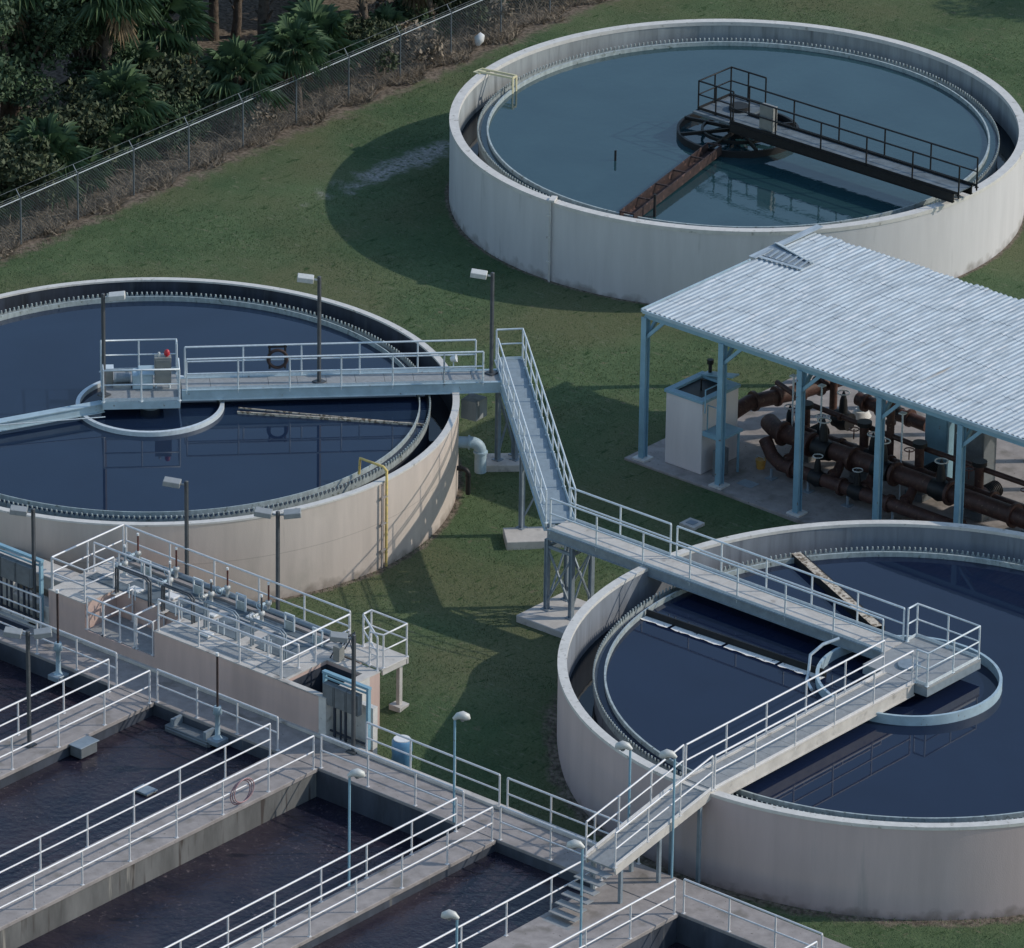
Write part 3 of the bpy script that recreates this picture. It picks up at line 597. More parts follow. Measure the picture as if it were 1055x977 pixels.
# life ring and lamp on bridge A
bd = (bb-ba).normalized(); bn = Vector((-bd.y, bd.x, 0))
q = ba+bd*3.1+bn*.47+Vector((0, 0, .62))
lr = thing('life_ring', 'dark brown life ring hanging on the footbridge rail over the dark tank', 'life ring', tuple(q))
mb = MB(); pts = [q-bn*.06+bd*.3*math.cos(t)+Vector((0, 0, .3*math.sin(t))) for t in np.linspace(0, 2*math.pi, 25)]; mb.tube(pts, .055, 8, cap=False); mb.build('ring', 'rust', lr)
mb = MB(); mb.bar(q+bd*.25-bn*.02+Vector((0, 0, -.35)), q+bd*.25-bn*.02+Vector((0, 0, .45)), .05, .05); mb.bar(q-bd*.25-bn*.02+Vector((0, 0, -.35)), q-bd*.25-bn*.02+Vector((0, 0, .45)), .05, .05); mb.bar(q-bd*.3-bn*.02+Vector((0, 0, .4)), q+bd*.3-bn*.02+Vector((0, 0, .4)), .04, .05); mb.build('bracket', 'black', lr)

# ------------------------------------------------------------------ light poles
def head_mesh(mb, p, ang, L=.52, wd=.38, h=.17, tilt=.12):
    d = Vector((math.cos(ang), math.sin(ang), tilt)).normalized(); p = Vector(p)
    mb.bar(p, p+d*.12, .06, .06); mb.bar(p+d*.12, p+d*(.12+L), wd, h); return mb
def light_pole(label, x, y, z0, z1, heads, hm='lampw', group='dark box lamp poles'):
    t = thing('light_pole', label, 'lamp post', (x, y, z0), group)
    MB().box(x-.16, x+.16, y-.16, y+.16, z0, z0+.05).build('base', 'bronze', t)
    MB().bar((x, y, z0+.05), (x, y, z1), .10, .10).build('pole', 'bronze', t, .01)
    for a in heads:
        a = R(a); hb = head_mesh(MB(), (x+.06*math.cos(a), y+.06*math.sin(a), z1-.12), a).build('lamp_head', hm, t, .015)
        d = Vector((math.cos(a), math.sin(a), .12)).normalized(); p = Vector((x, y, z1-.222))+d*.24
        MB().bar(p, p+d*.34, .26, .012).build('lens', 'lens', hb)
    return t
CX = 40   # screen-right is at -40 deg+... : right = (cos40, sin40)
light_pole('dark lamp post behind the centre platform with its white head turned right', -9.95, -8.3, 3.2, 6.7, (40,))
light_pole('dark lamp post standing halfway along the footbridge of the dark tank', -5.6, -2.95, 3.2, 6.85, (220,))
light_pole('dark lamp post by the landing at the end of the footbridge', -1.98, 1.25, 3.2, 6.7, (215,))
light_pole('lamp post by the far rail of the concrete platform with one grey head turned left', -.12, -15.1, 2.2, 5.5, (214,), 'lampg')
light_pole('lamp post on the concrete platform carrying two small heads', 3.53, -15.04, 2.2, 5.6, (215, 40), 'lampg')
light_pole('lamp post in front of the leftmost grey panel rack', -3.3, -18.45, .9, 4.75, (220,), 'lampg')
light_pole('lamp post directly in front of the barred panel rack at the lawn edge', 9.62, -18.5, .9, 4.7, (222,), 'lampg')
light_pole('lamp post with twin grey heads beside the leftmost basin', 2.28, -24.5, .9, 4.6, (215, 45), 'lampg')
def small_lamp(label, x, y, z0, h, a):
    t = thing('railing_lamp', label, 'lamp post', (x, y, z0), 'slim pale blue lamp posts'); a = R(a)
    MB().tube([(x, y, z0), (x, y, z0+h)], .035, 8).build('pole', 'bluesteel' if 1 else 'galv', t)
    p = Vector((x, y, z0+h)); d = Vector((math.cos(a), math.sin(a), 0))
    mb = MB(); mb.tube([p+d*-.04, p+d*.08+Vector((0, 0, .10)), p+d*.22+Vector((0, 0, .12)), p+d*.36+Vector((0, 0, .06)), p+d*.42], [.05, .10, .13, .11, .04], 10); mb.build('lamp_head', 'lampw', t)
    MB().tube([p+d*.22+Vector((0, 0, .0)), p+d*.22+Vector((0, 0, -.06))], [.09, .05], 10).build('globe', 'lampg', t)
    return t
small_lamp('slim blue lamp post beside the walkway between the two middle basins', 15.12, -24.9, .8, 3.55, 40)
small_lamp('slim blue lamp post at the inner edge of the deck near the lawn', 14.75, -19.95, .9, 3.3, 40)
small_lamp('slim lamp post in front of the rose grey tank wall', 20.03, -18.5, .9, 3.55, 210)
small_lamp('slim lamp post at the foot of the access ramp by the round tank', 21.6, -18.45, .9, 3.8, 215)
small_lamp('slim lamp post on the wide dividing walkway close to the access ramp', 22.41, -23.45, .9, 3.15, 215)
small_lamp('slim lamp post on the wide dividing walkway nearest the lower edge', 22.56, -28.92, .9, 3.15, 210)
# small floodlight on the bridge rail
p = bb-bd*1.55-bn*.47
fl = thing('floodlight', 'small white floodlight on the near rail where the footbridge leaves the beige tank', 'floodlight', tuple(p))
MB().tube([p+Vector((0, 0, .5)), p+Vector((0, 0, .8))], .02, 6).build('stem', 'galv', fl)
MB().tube([p+Vector((-.08, -.05, .82)), p+Vector((.08, .05, .88))], [.07, .13], 12).build('lamp_head', 'whitep', fl)

# ------------------------------------------------------------------ basin block
YD0, YD1, ZD, ZW = -19.95, -18.35, .9, -.05
deck = thing('basin_deck', 'long concrete walkway deck along the top of the rectangular basins', 'deck', (6, -19, 0))
MB().box(-17.4, 45.6, YD0, YD1, -.8, ZD).build('deck_slab', 'conc', deck, .015)
mb = MB()
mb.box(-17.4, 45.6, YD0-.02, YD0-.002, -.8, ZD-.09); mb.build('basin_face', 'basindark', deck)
MB().box(-17.4, 45.6, -46.9, -46.02, -.8, ZD).build('outer_wall', 'conc', deck, .015)
MB().box(-17.38, -16.9, -46.018, YD0-.022, -.8, ZD-.004).build('outer_wall', 'conc', deck); MB().box(45.1, 45.58, -46.018, YD0-.022, -.8, ZD-.004).build('outer_wall', 'conc', deck)
MB().box(-17.4, 19.4, YD1-.16, YD1+.06, ZD+.002, ZD+.10).build('curb', 'concl', deck, .01)
FING = [(-11.6, -10.0), (-5.0, -3.5), (1.5, 3.05), (7.95, 9.55), (15.12, 16.38), (20.3, 23.1), (28.2, 29.7), (35, 36.5)]
FLAB = ['farthest left outside the first basins', 'on the left outside the first basins', 'left of the basin with grey boxes', 'with the coiled hose on its rail',
        'ending near the kink in the rail', 'under the access ramp foot', 'right of the access ramp', 'farthest right']
for (x0, x1), lb in zip(FING, FLAB):
    f = thing('basin_walkway', 'concrete dividing walkway between two basins, '+lb, 'walkway', (x0, -20, 0), 'dividing walkways between basins')
    MB().box(x0, x1, -46.018, YD0-.022, ZD-.13, ZD-.001).build('slab', 'conc', f, .015)
    MB().box(x0+.10, x1-.06, -46, YD0-.024, -.8, ZD-.132).build('basin_wall', 'basin' if 7 < x0 < 9 else 'basindark', f)  # sunlit divider takes the paler wall colour, the rest the shade-darkened one
    for sx in (x0+.06, x1-.06):
        railing([(sx, YD0-.4 if sx < x0+.5 else YD0-.15, ZD), (sx, -45.5, ZD)], 'alum', f, gap=2.0, toe=False)
basin_edges = [-17.4]+[e for f in FING for e in f]+[45.6]
for k in range(0, len(basin_edges), 2):
    x0, x1 = basin_edges[k], basin_edges[k+1]
    wz = {-3.5: .25, 3.05: .45, 16.38: .5}.get(x0, ZW)
    tag(MB().box(x0-.05, x1+.05, -46, YD0+.05, ZW-.6, wz+.001*k).build('basin_water', 'waterB'), kind='structure')
# far-side and near-side deck rails
rl = dict(mat_='alum', gap=1.85)
railing([(10.05, YD1-.05, ZD), (15.15, YD1-.05, ZD)], label='lawn side railing of the deck between the panel rack and the kink', **rl)
railing([(15.45, YD1-.05, ZD), (20.35, YD1-.05, ZD)], label='lawn side railing of the deck from the kink to the round tank', **rl)
railing([(-12, YD1-.25, ZD), (-2.9, YD1-.25, ZD)], label='railing across the front of the left panel rack', **rl)
for (x0, x1), lb in zip(((-9.95, -5.05), (-3.45, 1.45), (3.1, 7.9), (9.6, 15.05), (16.45, 20.2), (23.2, 28.1), (29.8, 34.9)),
        ('the basin left of the picture edge', 'the leftmost visible basin', 'the basin below the rose wall', 'the deep shaded basin in the middle', 'the frontmost basin', 'the basin right of the ramp', 'the rightmost basin')):
    railing([(x0, YD0+.06, ZD), (x1, YD0+.06, ZD)], label='basin side deck railing above '+lb, group=None, **rl)

# valve stems with brown rods on the basin edge
def valve_stem(label, x, y):
    t = thing('telescoping_valve', label, 'valve', (x, y, .6), 'tall brown valve stems at the basin edge')
    mb = MB(); mb.poly([(x-.22, y-.25), (x+.22, y-.25), (x+.22, y+.25), (x-.22, y+.25)], .55, .72); mb.build('bracket', 'steel', t, .02)
    MB().tube([(x, y, .72), (x, y, .8), (x, y, 1.5), (x, y, 1.52), (x, y, 1.75)], [.15, .08, .07, .14, .11], 12).build('pedestal', 'palesteel', t)
    MB().tube([(x, y, 1.75), (x, y, 3.4)], .035, 8).build('rod', 'rust', t); MB().tube([(x, y, 3.4), (x, y, 3.5)], .05, 8).build('cap', 'whitep', t)
valve_stem('tall brown valve stem with pale blue base above the leftmost basin', -.65, -20.2)
valve_stem('tall brown valve stem with pale blue base in front of the rose wall', 5.8, -20.2)
# grey boxes / baffles hung in the basin, hose coil
bx = thing('float_box', 'dark grey box hung on the inner wall of the basin below the rose wall', 'box', (5, -20.3, .3)); mb = MB(); mb.box(3.9, 5.7, -20.45, -19.98, .28, .62); mb.box(3.95, 5.65, -20.5, -20.452, .33, .57); mb.build('housing', 'panel', bx, .02); mb = MB(); mb.box(4.1, 4.2, -20.4, -19.975, .62, .86); mb.box(5.4, 5.5, -20.4, -19.975, .62, .86); mb.build('hanger', 'steel', bx)
bx = thing('sluice_box', 'small grey box fixed at the corner of a basin dividing walkway', 'box', (3.3, -23.3, .7)); MB().box(3.05, 3.5, -23.6, -22.9, .5, .85).build('housing', 'panel', bx, .02); MB().box(3.02, 3.54, -23.65, -22.85, .852, .88).build('lid', 'steel', bx, .005)
hs = thing('hose', 'pinkish hose coiled over the rail of the middle dividing walkway', 'hose', (9.5, -23.4, 1.5))
mb = MB()
for k in range(3): mb.tube([(9.52+.05*k, -23.3+.42*math.cos(t)+.03*k, 1.35+.36*math.sin(t)+.04*k) for t in np.linspace(0, 2*math.pi, 25)], .018, 6, cap=False)
mb.build('coil', mat('hose_pink', (.42, .25, .25), .5, amp=.1), hs)
mb = MB(); mb.box(6.0, 6.5, -24.0, -23.6, ZW, .5); sg = thing('sampling_box', 'pale grey box standing in the water of the basin below the rose wall', 'box', (6.2, -23.8, 0)); mb.build('housing', 'cabinet', sg, .01); MB().box(5.97, 6.53, -24.03, -23.57, .502, .54).build('lid', 'steel', sg)

# ------------------------------------------------------------------ headworks block
hw = thing('headworks_block', 'rose and beige concrete channel block with gratings behind the basins', 'concrete block', (3, -17, 0))
X0, X1, Y0, Y1, ZH = -2.75, 8.45, -18.4, -15.05, 2.2
# body around a pit (6.75..8.15 x -18.3..-16.45) and a recess (-1.25..1.6 x Y0..-17.0)
mb = MB()
mb.box(X0, 6.9, -16.45, Y1, -.2, ZH); mb.box(6.902, X1, -16.45, -16.0, -.2, ZH); mb.box(1.6, 6.75, Y0, -16.452, -.2, ZH); mb.box(X0, -1.25, Y0, -16.452, -.2, ZH)
mb.box(-1.248, 1.598, -17.0, -16.452, -.2, ZH); mb.box(-1.248, 1.598, Y0, -17.002, -.2, 1.35)
mb.box(6.752, 8.168, Y0, -18.22, -.2, ZH-.02); mb.box(6.752, 8.168, -18.218, -16.452, -.2, .5)
mb.build('wall', 'mauve', hw)
MB().box(8.17, X1, Y0, -16.452, -.2, ZH).build('end_wall', 'rim', hw)
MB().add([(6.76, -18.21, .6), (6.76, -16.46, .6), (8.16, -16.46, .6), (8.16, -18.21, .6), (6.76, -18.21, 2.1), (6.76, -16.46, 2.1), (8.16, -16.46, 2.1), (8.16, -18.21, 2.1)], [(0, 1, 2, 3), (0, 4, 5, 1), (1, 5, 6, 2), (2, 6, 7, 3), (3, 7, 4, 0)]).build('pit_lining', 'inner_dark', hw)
mb = MB()
for b in ((X0-.01, 6.91, -16.452, Y1+.01), (6.912, X1+.01, -16.452, -15.99), (1.6, 6.76, Y0-.01, -16.453), (X0-.01, -1.24, Y0-.01, -16.453), (-1.239, 1.599, -17.0, -16.454), (8.16, X1+.01, Y0-.01, -16.453), (6.761, 8.159, Y0-.01, -18.215)): mb.box(*b, ZH+.001, ZH+.035)
mb.build('top_slab', 'concl', hw)
mb = MB()   # gratings over the channels
for x0, x1, y0, y1 in ((-1.9, 6.4, -15.95, -15.55), (-1.2, .35, -16.95, -16.1), (.75, 2.15, -17.15, -16.1), (2.5, 3.9, -17.25, -16.1), (4.35, 5.85, -17.25, -16.1)):
    mb.box(x0, x1, y0, y1, ZH+.036, ZH+.055)
    mb2 = None
mb.build('channel_grating', 'gratedark', hw)
mb = MB()
for x in (2.0, 3.75, 5.5): mb.box(x, x+1.2, -18.2, -17.5, ZH+.036, ZH+.05)
mb.box(-1.2, 1.55, Y0+.05, -17.05, 1.351, 1.375); mb.build('cover_plate', 'grate', hw)
MB().box(X0+.3, 1.0, -17.05, -16.6, ZH+.036, ZH+.06).build('dark_grating_strip', 'gratedark', hw)
MB().tube([(X0+.1, -15.22, ZH+.14), (X1-2.2, -15.22, ZH+.14)], .10, 12).build('edge_pipe', 'steel', hw)
mb = MB(); mb.box(X0+.2, 6.3, -15.52, -15.36, ZH+.036, ZH+.12); mb.build('trough_curb', 'conc', hw)
tag(MB().box(6.76, 8.16, -18.21, -16.46, .51, 1.0).build('pit_water', 'waterK'), kind='structure')
# white slab band on the front-left wall and side ledge
mb = MB(); mb.box(-6.4, -2.77, -17.75, -17.35, 1.75, ZH); mb.box(-6.4, -2.77, -17.35, -16.2, 1.2, 1.75); mb.box(-4.4, -2.78, -18.3, -17.752, .2, 1.55); mb.build('side_ledge', 'concl', hw, .02)
mb = MB()
for k in range(4): mb.box(1.62, 2.6, Y0-.012-.28*(4-k), Y0-.012-.28*(3-k)-.002, ZD+.003, ZD+.2+.26*k)
# front rails etc. of the block
rk = dict(mat_='alum', gap=1.75)
railing([(X0+.05, -18.3, ZH), (X0+.05, Y1-.1, ZH)], label='railing along the left end of the concrete channel block', **rk)
railing([(X0+.15, Y1-.08, ZH), (6.5, Y1-.08, ZH)], label='far side railing of the concrete channel block facing the beige tank', **rk)
railing([(1.7, Y0+.08, ZH), (6.6, Y0+.08, ZH)], label='front railing on top of the rose wall', **rk)
railing([(6.62, Y0+.1, ZH), (6.62, -15.3, ZH)], label='railing across the block beside the dark open pit', **rk)
railing([(-2.65, Y0+.08, ZH), (-1.32, Y0+.08, ZH), (-1.32, -17.05, ZH)], label='short railing left of the recessed landing', **rk)
railing([(-.55, Y0+.05, 1.38), (-.55, -17.05, 1.38)], label='left railing on the recessed landing', **rk)
railing([(.75, Y0+.05, 1.38), (.75, -17.05, 1.38)], label='right railing on the recessed landing', **rk)
railing([(-1.2, Y0+.05, 1.38), (1.5, Y0+.05, 1.38)], label='front railing of the recessed landing', mat_='alum', gap=.7)
railing([(1.7, -17.42, ZH+.04), (6.5, -17.42, ZH+.04)], label='low inner railing between the front gratings and the pipe frames', mat_='alum', gap=1.2, h=.75)
railing([(X0+.15, -16.55, ZH+.04), (.5, -16.55, ZH+.04)], label='inner railing behind the recessed landing', mat_='alum', gap=1.0, h=.95)
for k, (x, y, lb) in enumerate(((.9, -15.7, 'left of the grey frames'), (2.6, -15.65, 'behind the middle grey frame'), (4.6, -15.7, 'behind the grey frame nearest the pit'), (5.9, -15.9, 'close to the open pit rail'), (-1.2, -15.75, 'near the left end'))):
    t = thing('slide_gate', 'small pale slide gate on the channel block, '+lb, 'gate', (x, y, ZH), 'small slide gates on the channel block')
    for dx in (-.18, .18): MB().bar((x+dx, y, ZH+.04), (x+dx, y, ZH+.55), .04, .05).build('guide', 'galv', t)
    MB().bar((x-.2, y, ZH+.56), (x+.2, y, ZH+.56), .05, .05).build('yoke', 'galv', t); MB().box(x-.16, x+.16, y-.015, y+.015, ZH+.04, ZH+.34).build('gate_plate', 'weir', t)
railing([(8.35, -16.0, ZH+.04), (7.0, -15.1, ZH+.04)], label='slanted railing at the entrance of the column platform', mat_='alum', gap=.8)
# U-shaped frames over the channels
U = [(-1.0, .35, 'bronze'), (.9, 2.12, 'bronze'), (2.62, 3.9, 'steel'), (4.5, 5.8, 'steel')]
UL = ('dark bent pipe frame nearest the left end of the channel block', 'second dark bent pipe frame on the channel block', 'grey pipe frame in the middle of the channel block', 'grey pipe frame nearest the open pit')
for (a, b, m), lb in zip(U, UL):
    t = thing('bent_rack', lb, 'pipe frame', (a, -17.3, ZH), 'bent pipe frames over the channels')
    for dy in (0, .1):
        MB().tube([(a, -17.3+dy, ZH+.04), (a, -17.3+dy, ZH+.88), (a+.03, -17.3+dy, ZH+.93), (b-.15, -17.3+dy, ZH+.93), (b, -17.3+dy, ZH+.82), (b, -17.3+dy, ZH+.04)], .032, 8).build('bent_pipe', m, t)
    mb = MB()
    for x in (a+.5, a+.75): mb.tube([(x, -17.25, ZH+.04), (x, -17.25, ZH+.5)], .02, 6)
    mb.build('strut', 'galv', t); MB().box(a-.1, a+.12, -17.4, -17.1, ZH+.036, ZH+.06).build('foot_plate', 'concl', t)
# gate stems
def gate_stem(label, x, y, h, rod, wheel=False):
    t = thing('gate_stem', label, 'valve', (x, y, ZH), 'valve stems on the channel block')
    MB().tube([(x, y, ZH+.04), (x, y, ZH+.06), (x, y, ZH+.34), (x, y, ZH+.36), (x, y, ZH+.46), (x, y, ZH+.48)], [.12, .06, .055, .10, .10, .04], 12).build('pedestal', 'lampw', t)
    mb = MB(); mb.tube([(x, y, ZH+.48), (x, y, ZH+h)], .028, 8); mb.build('rod', rod, t)
    MB().tube([(x, y, ZH+h), (x, y, ZH+h+.07)], .04, 8).build('cap', 'whitep', t)
    mb = MB(); mb.tube([(x-.05, y-.12, ZH+.4), (x-.05, y-.34, ZH+.4)], .05, 8)
    mb.tube([(x-.05+.14*math.cos(k), y-.34, ZH+.4+.14*math.sin(k)) for k in np.linspace(0, 6.2832, 15)], .015, 5, cap=False); mb.build('handwheel', 'lampw' if wheel else 'palesteel', t)
for a in ((-1.95, -15.3, 1.0, 'redbrown', 'leftmost red brown stem at the far edge of the channel block'), (-.32, -15.35, 1.05, 'redbrown', 'bright red brown stem just left of the far rail lamp post'),
          (1.73, -15.3, 1.0, 'redbrown', 'dark red stem between the two lamp posts on the channel block'), (3.35, -15.25, 1.0, 'redbrown', 'red brown stem touching the twin headed lamp post'),
          (-1.75, -16.1, .95, 'steel', 'thin grey stem beside the leftmost dark pipe frame'), (.07, -16.05, .95, 'steel', 'thin grey stem between the two dark pipe frames'),
          (1.66, -15.95, .8, 'bronze', 'short black stem with white wheel in the middle of the block'), (3.7, -15.95, .95, 'bronze', 'black stem with white wheel near the grey pipe frame')):
    gate_stem(a[4], a[0], a[1], a[2], a[3], a[3] == 'bronze')
for k, (x, y) in enumerate(((.2, -16.5), (1.95, -16.6), (2.75, -17.75), (3.05, -15.95), (-.9, -16.9))):
    tag(MB().box(x, x+.42, y, y+.3, ZH+.056, ZH+.12).build('hatch_cover', 'whitep', None, .01), 'small white hatch cover on the channel block, '+('between the dark pipe frames', 'beside the second dark frame', 'in front of the middle grey frame', 'next to the black stem', 'near the leftmost dark frame')[k], 'hatch')

# column platform at the lawn
cp = thing('corner_platform', 'pale railed platform on a column at the lawn corner of the channel block', 'platform', (7.7, -15, 0))
MB().box(6.93, 8.5, -15.95, -14.75, ZH+.04, ZH+.1).build('deck', 'concl', cp, .01)
MB().box(6.1, 6.928, -15.85, -15.1, ZH+.042, ZH+.098).build('connecting_plate', 'concl', cp, .01)
mb = MB(); mb.box(7.0, 8.5, -14.83, -14.77, ZH-.12, ZH+.035); mb.box(8.42, 8.48, -15.9, -14.84, ZH-.12, ZH+.035); mb.build('frame', 'concl', cp)
g = gz(8.2, -14.95); MB().bar((8.3, -14.95, g), (8.3, -14.95, ZH-.02), .13, .13).build('column', 'concl', cp); MB().box(8.08, 8.52, -15.17, -14.73, g-.3, g+.06).build('concrete_pad', 'concl', cp, .01)
railing([(7.05, -15.15, ZH+.1), (7.05, -14.8, ZH+.1), (8.45, -14.8, ZH+.1), (8.45, -15.85, ZH+.1), (8.0, -15.95, ZH+.1)], 'alum', cp, gap=1.1, toe=False)
mb = MB()
for k in range(4): mb.tube([(6.75, -16.3+.2*k, ZH+.04), (6.9, -16.2+.25*k, ZH+.4+.05*k), (7.1, -15.9+.1*k, ZH+.75), (7.2, -15.75, ZH+.04)], .02, 6)
cbn = thing('cable_bundle', 'tangle of dark cables and small valves by the corner platform', 'cables', (6.9, -16, ZH)); mb.build('cable', 'conduit', cbn); MB().box(6.9, 7.15, -16.35, -16.1, ZH+.04, ZH+.5).build('junction_box', 'cabinet', cbn, .01)

# ------------------------------------------------------------------ electrical panel racks
def rack(label, x0, x1, y, z0, z1, npan):
    t = thing('panel_rack', label, 'electrical panel', (x0, y, z0), 'blue framed panel racks')
    for x in (x0, x1): MB().bar((x, y, z0), (x, y, z1), .12, .08).build('frame_post', 'bluesteel', t)
    MB().bar((x0-.06, y, z1+.04), (x1+.06, y, z1+.04), .14, .08).build('canopy', 'bluesteel', t)
    MB().bar((x0+.04, y-.02, z1-.12), (x1-.04, y-.02, z1-.12), .05, .05).build('cross_rail', 'bluesteel', t)
    w_ = (x1-x0-.3)/npan
    for k in range(npan):
        a = x0+.13+k*w_; b = a+w_-.02
        pnl = MB().box(a, b, y-.26, y-.05, z1-.85, z1-.18).build('panel_box', 'panel', t, .01)
        MB().box(a+.04, b-.04, y-.275, y-.262, z1-.8, z1-.23).build('panel_door', 'panel', pnl)
    n = int((x1-x0-.3)/.24)
    for k in range(n):
        x = x0+.2+k*.24+(.05 if k % 3 else 0); MB().tube([(x, y-.12, z0), (x, y-.12, z1-.85)], .032+.012*(k % 2), 8).build('conduit', 'conduit', t)
    MB().bar((x0+.04, y-.1, z0+.22), (x1-.04, y-.1, z0+.22), .05, .05).build('lower_rail', 'conduit', t)
    MB().box(x0, x1, y-.3, y+.02, z0-.0, z0+.05).build('plinth', 'concl', t)
rack('blue framed grey panel rack with dark conduits where the deck meets the lawn', 8.15, 9.85, -18.1, ZD, 2.85, 3)
rack('blue framed grey panel rack at the left edge beside the channel block', -6.6, -3.1, -18.35, ZD, 3.0, 5)
wl = tag(MB().box(8.47, 9.9, -17.95, -17.75, -.2, 2.2).build('backing_wall', 'rim'), 'pale concrete wall behind the barred panel rack', 'wall')
lw = tag(MB().box(-6.5, -4.42, -18.2, -18.0, .2, 2.1).build('backing_wall', 'rim'), 'pale wall behind the left panel rack', 'wall')
dk = tag(MB().poly([(-4.6, -19.4), (-3.4, -19.4), (-3.2, -18.8), (-4.4, -18.8)], ZD+.002, ZD+.02).build('floor_hatch', 'conduit'), 'dark hatch in the deck before the left panel rack', 'hatch')

# barrel on the lawn
bz = gz(9.9, -17.0)
br = thing('barrel', 'blue plastic barrel on the grass next to the panel rack wall', 'barrel', (10.55, -17.4, bz))
MB().tube([(10.55, -17.4, bz), (10.55, -17.4, bz+.05), (10.55, -17.4, bz+.3), (10.55, -17.4, bz+.33), (10.55, -17.4, bz+.6), (10.55, -17.4, bz+.63), (10.55, -17.4, bz+.95), (10.55, -17.4, bz+1.0)], [.27, .29, .29, .31, .29, .31, .30, .27], 20).build('body', 'blue', br)
MB().tube([(10.55, -17.4, bz+1.002), (10.55, -17.4, bz+1.03)], .25, 20).build('lid', 'whitep', br)
# small hatch box and stones on lawn
hh = thing('valve_cover', 'small square concrete valve cover set in the lawn by the shed', 'cover', (5.76, 2.0, 0)); MB().box(5.45, 6.05, 1.75, 2.3, -.1, .08).build('frame', 'concl', hh, .01); MB().box(5.6, 5.9, 1.88, 2.15, .081, .1).build('lid', 'steel', hh)
for k, (x, y, s_) in enumerate(((9.1, -4.9, .28), (8.85, -4.55, .18), (7.9, -4.55, .15))):
    b = bmesh.new(); bmesh.ops.create_icosphere(b, subdivisions=2, radius=1)
    for v in b.verts: v.co *= 1+.25*math.sin(v.co.x*3+k)*math.cos(v.co.y*4+v.co.z*2)
    me = bpy.data.meshes.new('stone'); b.to_mesh(me); me.materials.append(M['concl']); o = bpy.data.objects.new('stone', me); col.objects.link(o)
    o.location = (x, y, .08); o.scale = (s_*1.4, s_, s_*.6); tag(o, ('largest pale stone on the grass by the front tank wall', 'second pale stone next to the largest one', 'small stone at the steel tower pad')[k], 'stone')

# ------------------------------------------------------------------ pump shed
ZS = 5.25; SX0, SX1, SY0, SY1 = 1.52, 20.6, 4.85, 13.4
shed = thing('pump_shed', 'open pump shed with pale corrugated roof on blue steel posts', 'shed', (1.4, 4.8, 0))
px = [1.46+3.16*k for k in range(7)]
tag(MB().poly([(.95, 4.45), (20.9, 4.45), (20.9, 13.9), (.95, 13.9)], -.3, .08).build('shed_slab', 'conc', shed, .02))
for x in px:
    for y in (4.79, 13.1):
        mb = MB(); mb.bar((x, y, .1), (x, y, ZS-.18), .10, .10); mb.box(x-.1, x+.1, y-.115, y-.095, .1, ZS-.2); mb.box(x-.1, x+.1, y+.095, y+.115, .1, ZS-.2); mb.build('post', 'bluesteel', shed)
        MB().box(x-.25, x+.25, y-.25, y+.25, .0, .14).build('footing', 'rim', shed, .01)
mb = MB()
for y in (4.79, 13.1): mb.bar((SX0-.05, y, ZS-.12), (SX1, y, ZS-.12), .12, .22); 
mb.build('eave_beam', 'bluesteel', shed)
mb = MB()
for x in px: mb.bar((x, 4.9, ZS-.10), (x, 13.0, ZS-.10), .10, .18)
for y in np.arange(5.9, 13, 1.2): mb.bar((SX0, y, ZS-.03), (SX1, y, ZS-.03), .06, .08)
mb.build('rafter', 'bluesteel', shed)
for x in px:
    for a_, b_ in (((x, 4.79, ZS-.95), (x+.75, 4.79, ZS-.2)), ((x, 4.85, ZS-.95), (x, 5.6, ZS-.2)), ((x, 13.05, ZS-.95), (x, 12.3, ZS-.2))):
        MB().bar(a_, b_, .10, .11).build('knee_brace', 'bluesteel', shed)
mb = MB(); x = SX0-.1; pr = random.Random(4)     # corrugated sheets, ribs along y, laps every ~2.4 m
while x < SX1:
    jit = pr.uniform(-.07, .07); y = SY0-.15; row = 0
    while y < SY1+jit:
        ye = min(y+2.4+pr.uniform(-.1, .1), SY1+jit) if row else y+1.6+pr.uniform(-.6, .6)
        ye = min(ye, SY1+jit); dz = ZS+.04
        hole = (x < 3.6 and 10.9 < y+.9 < 0)
        pts = []
        for q in range(3):
            xx = x+q*.2; pts += [(xx, 0), (xx+.05, .035), (xx+.11, .035), (xx+.16, 0)]
        pts.append((x+.6, 0))
        f0 = dz; f1 = dz+.007
        vs = [(a, y, b+f1) for a, b in pts]+[(a, ye+.08, b+f0) for a, b in pts]; n = len(pts)
        mb.add(vs, [(i, i+1, n+i+1, n+i) for i in range(n-1)])
        y = ye; row += 1
        if ye >= SY1+jit-.01: break
    x += .6
mb.build('roof_sheet', 'roof', shed)
mb = MB(); mb.box(SX0-.16, SX0-.11, SY0-.2, 10.2, ZS-.02, ZS+.10); mb.box(SX0-.1, SX1, SY0-.21, SY0-.16, ZS-.05, ZS+.06); mb.build('fascia', 'palesteel', shed)
mb = MB()      # lifted flashing at the far left edge and torn ridge strip
mb.bar((SX0-.15, 10.3, ZS+.12), (SX0-.05, 13.75, ZS+.2), .28, .03); mb.bar((1.35, 11.6, ZS+.22), (3.1, 11.25, ZS+.12), .22, .03, (0, .4, 1)); mb.build('lifted_flashing', 'roof', shed)
mb = MB(); mb.add([(1.3, 10.7, ZS+.095), (3.15, 10.75, ZS+.095), (3.15, 11.25, ZS+.13), (1.3, 11.6, ZS+.2)], [(0, 1, 2, 3)]); 
mb.build('roof_tear', 'steel', shed)
mb = MB()
for k in range(7): xx = 1.5+.25*k; mb.bar((xx, 10.72, ZS+.11), (xx+.02, 11.2, ZS+.2), .07, .02)
mb.bar((1.3, 10.5, ZS+.12), (3.2, 10.62, ZS+.12), .14, .02); mb.build('torn_rib', 'roof', shed)
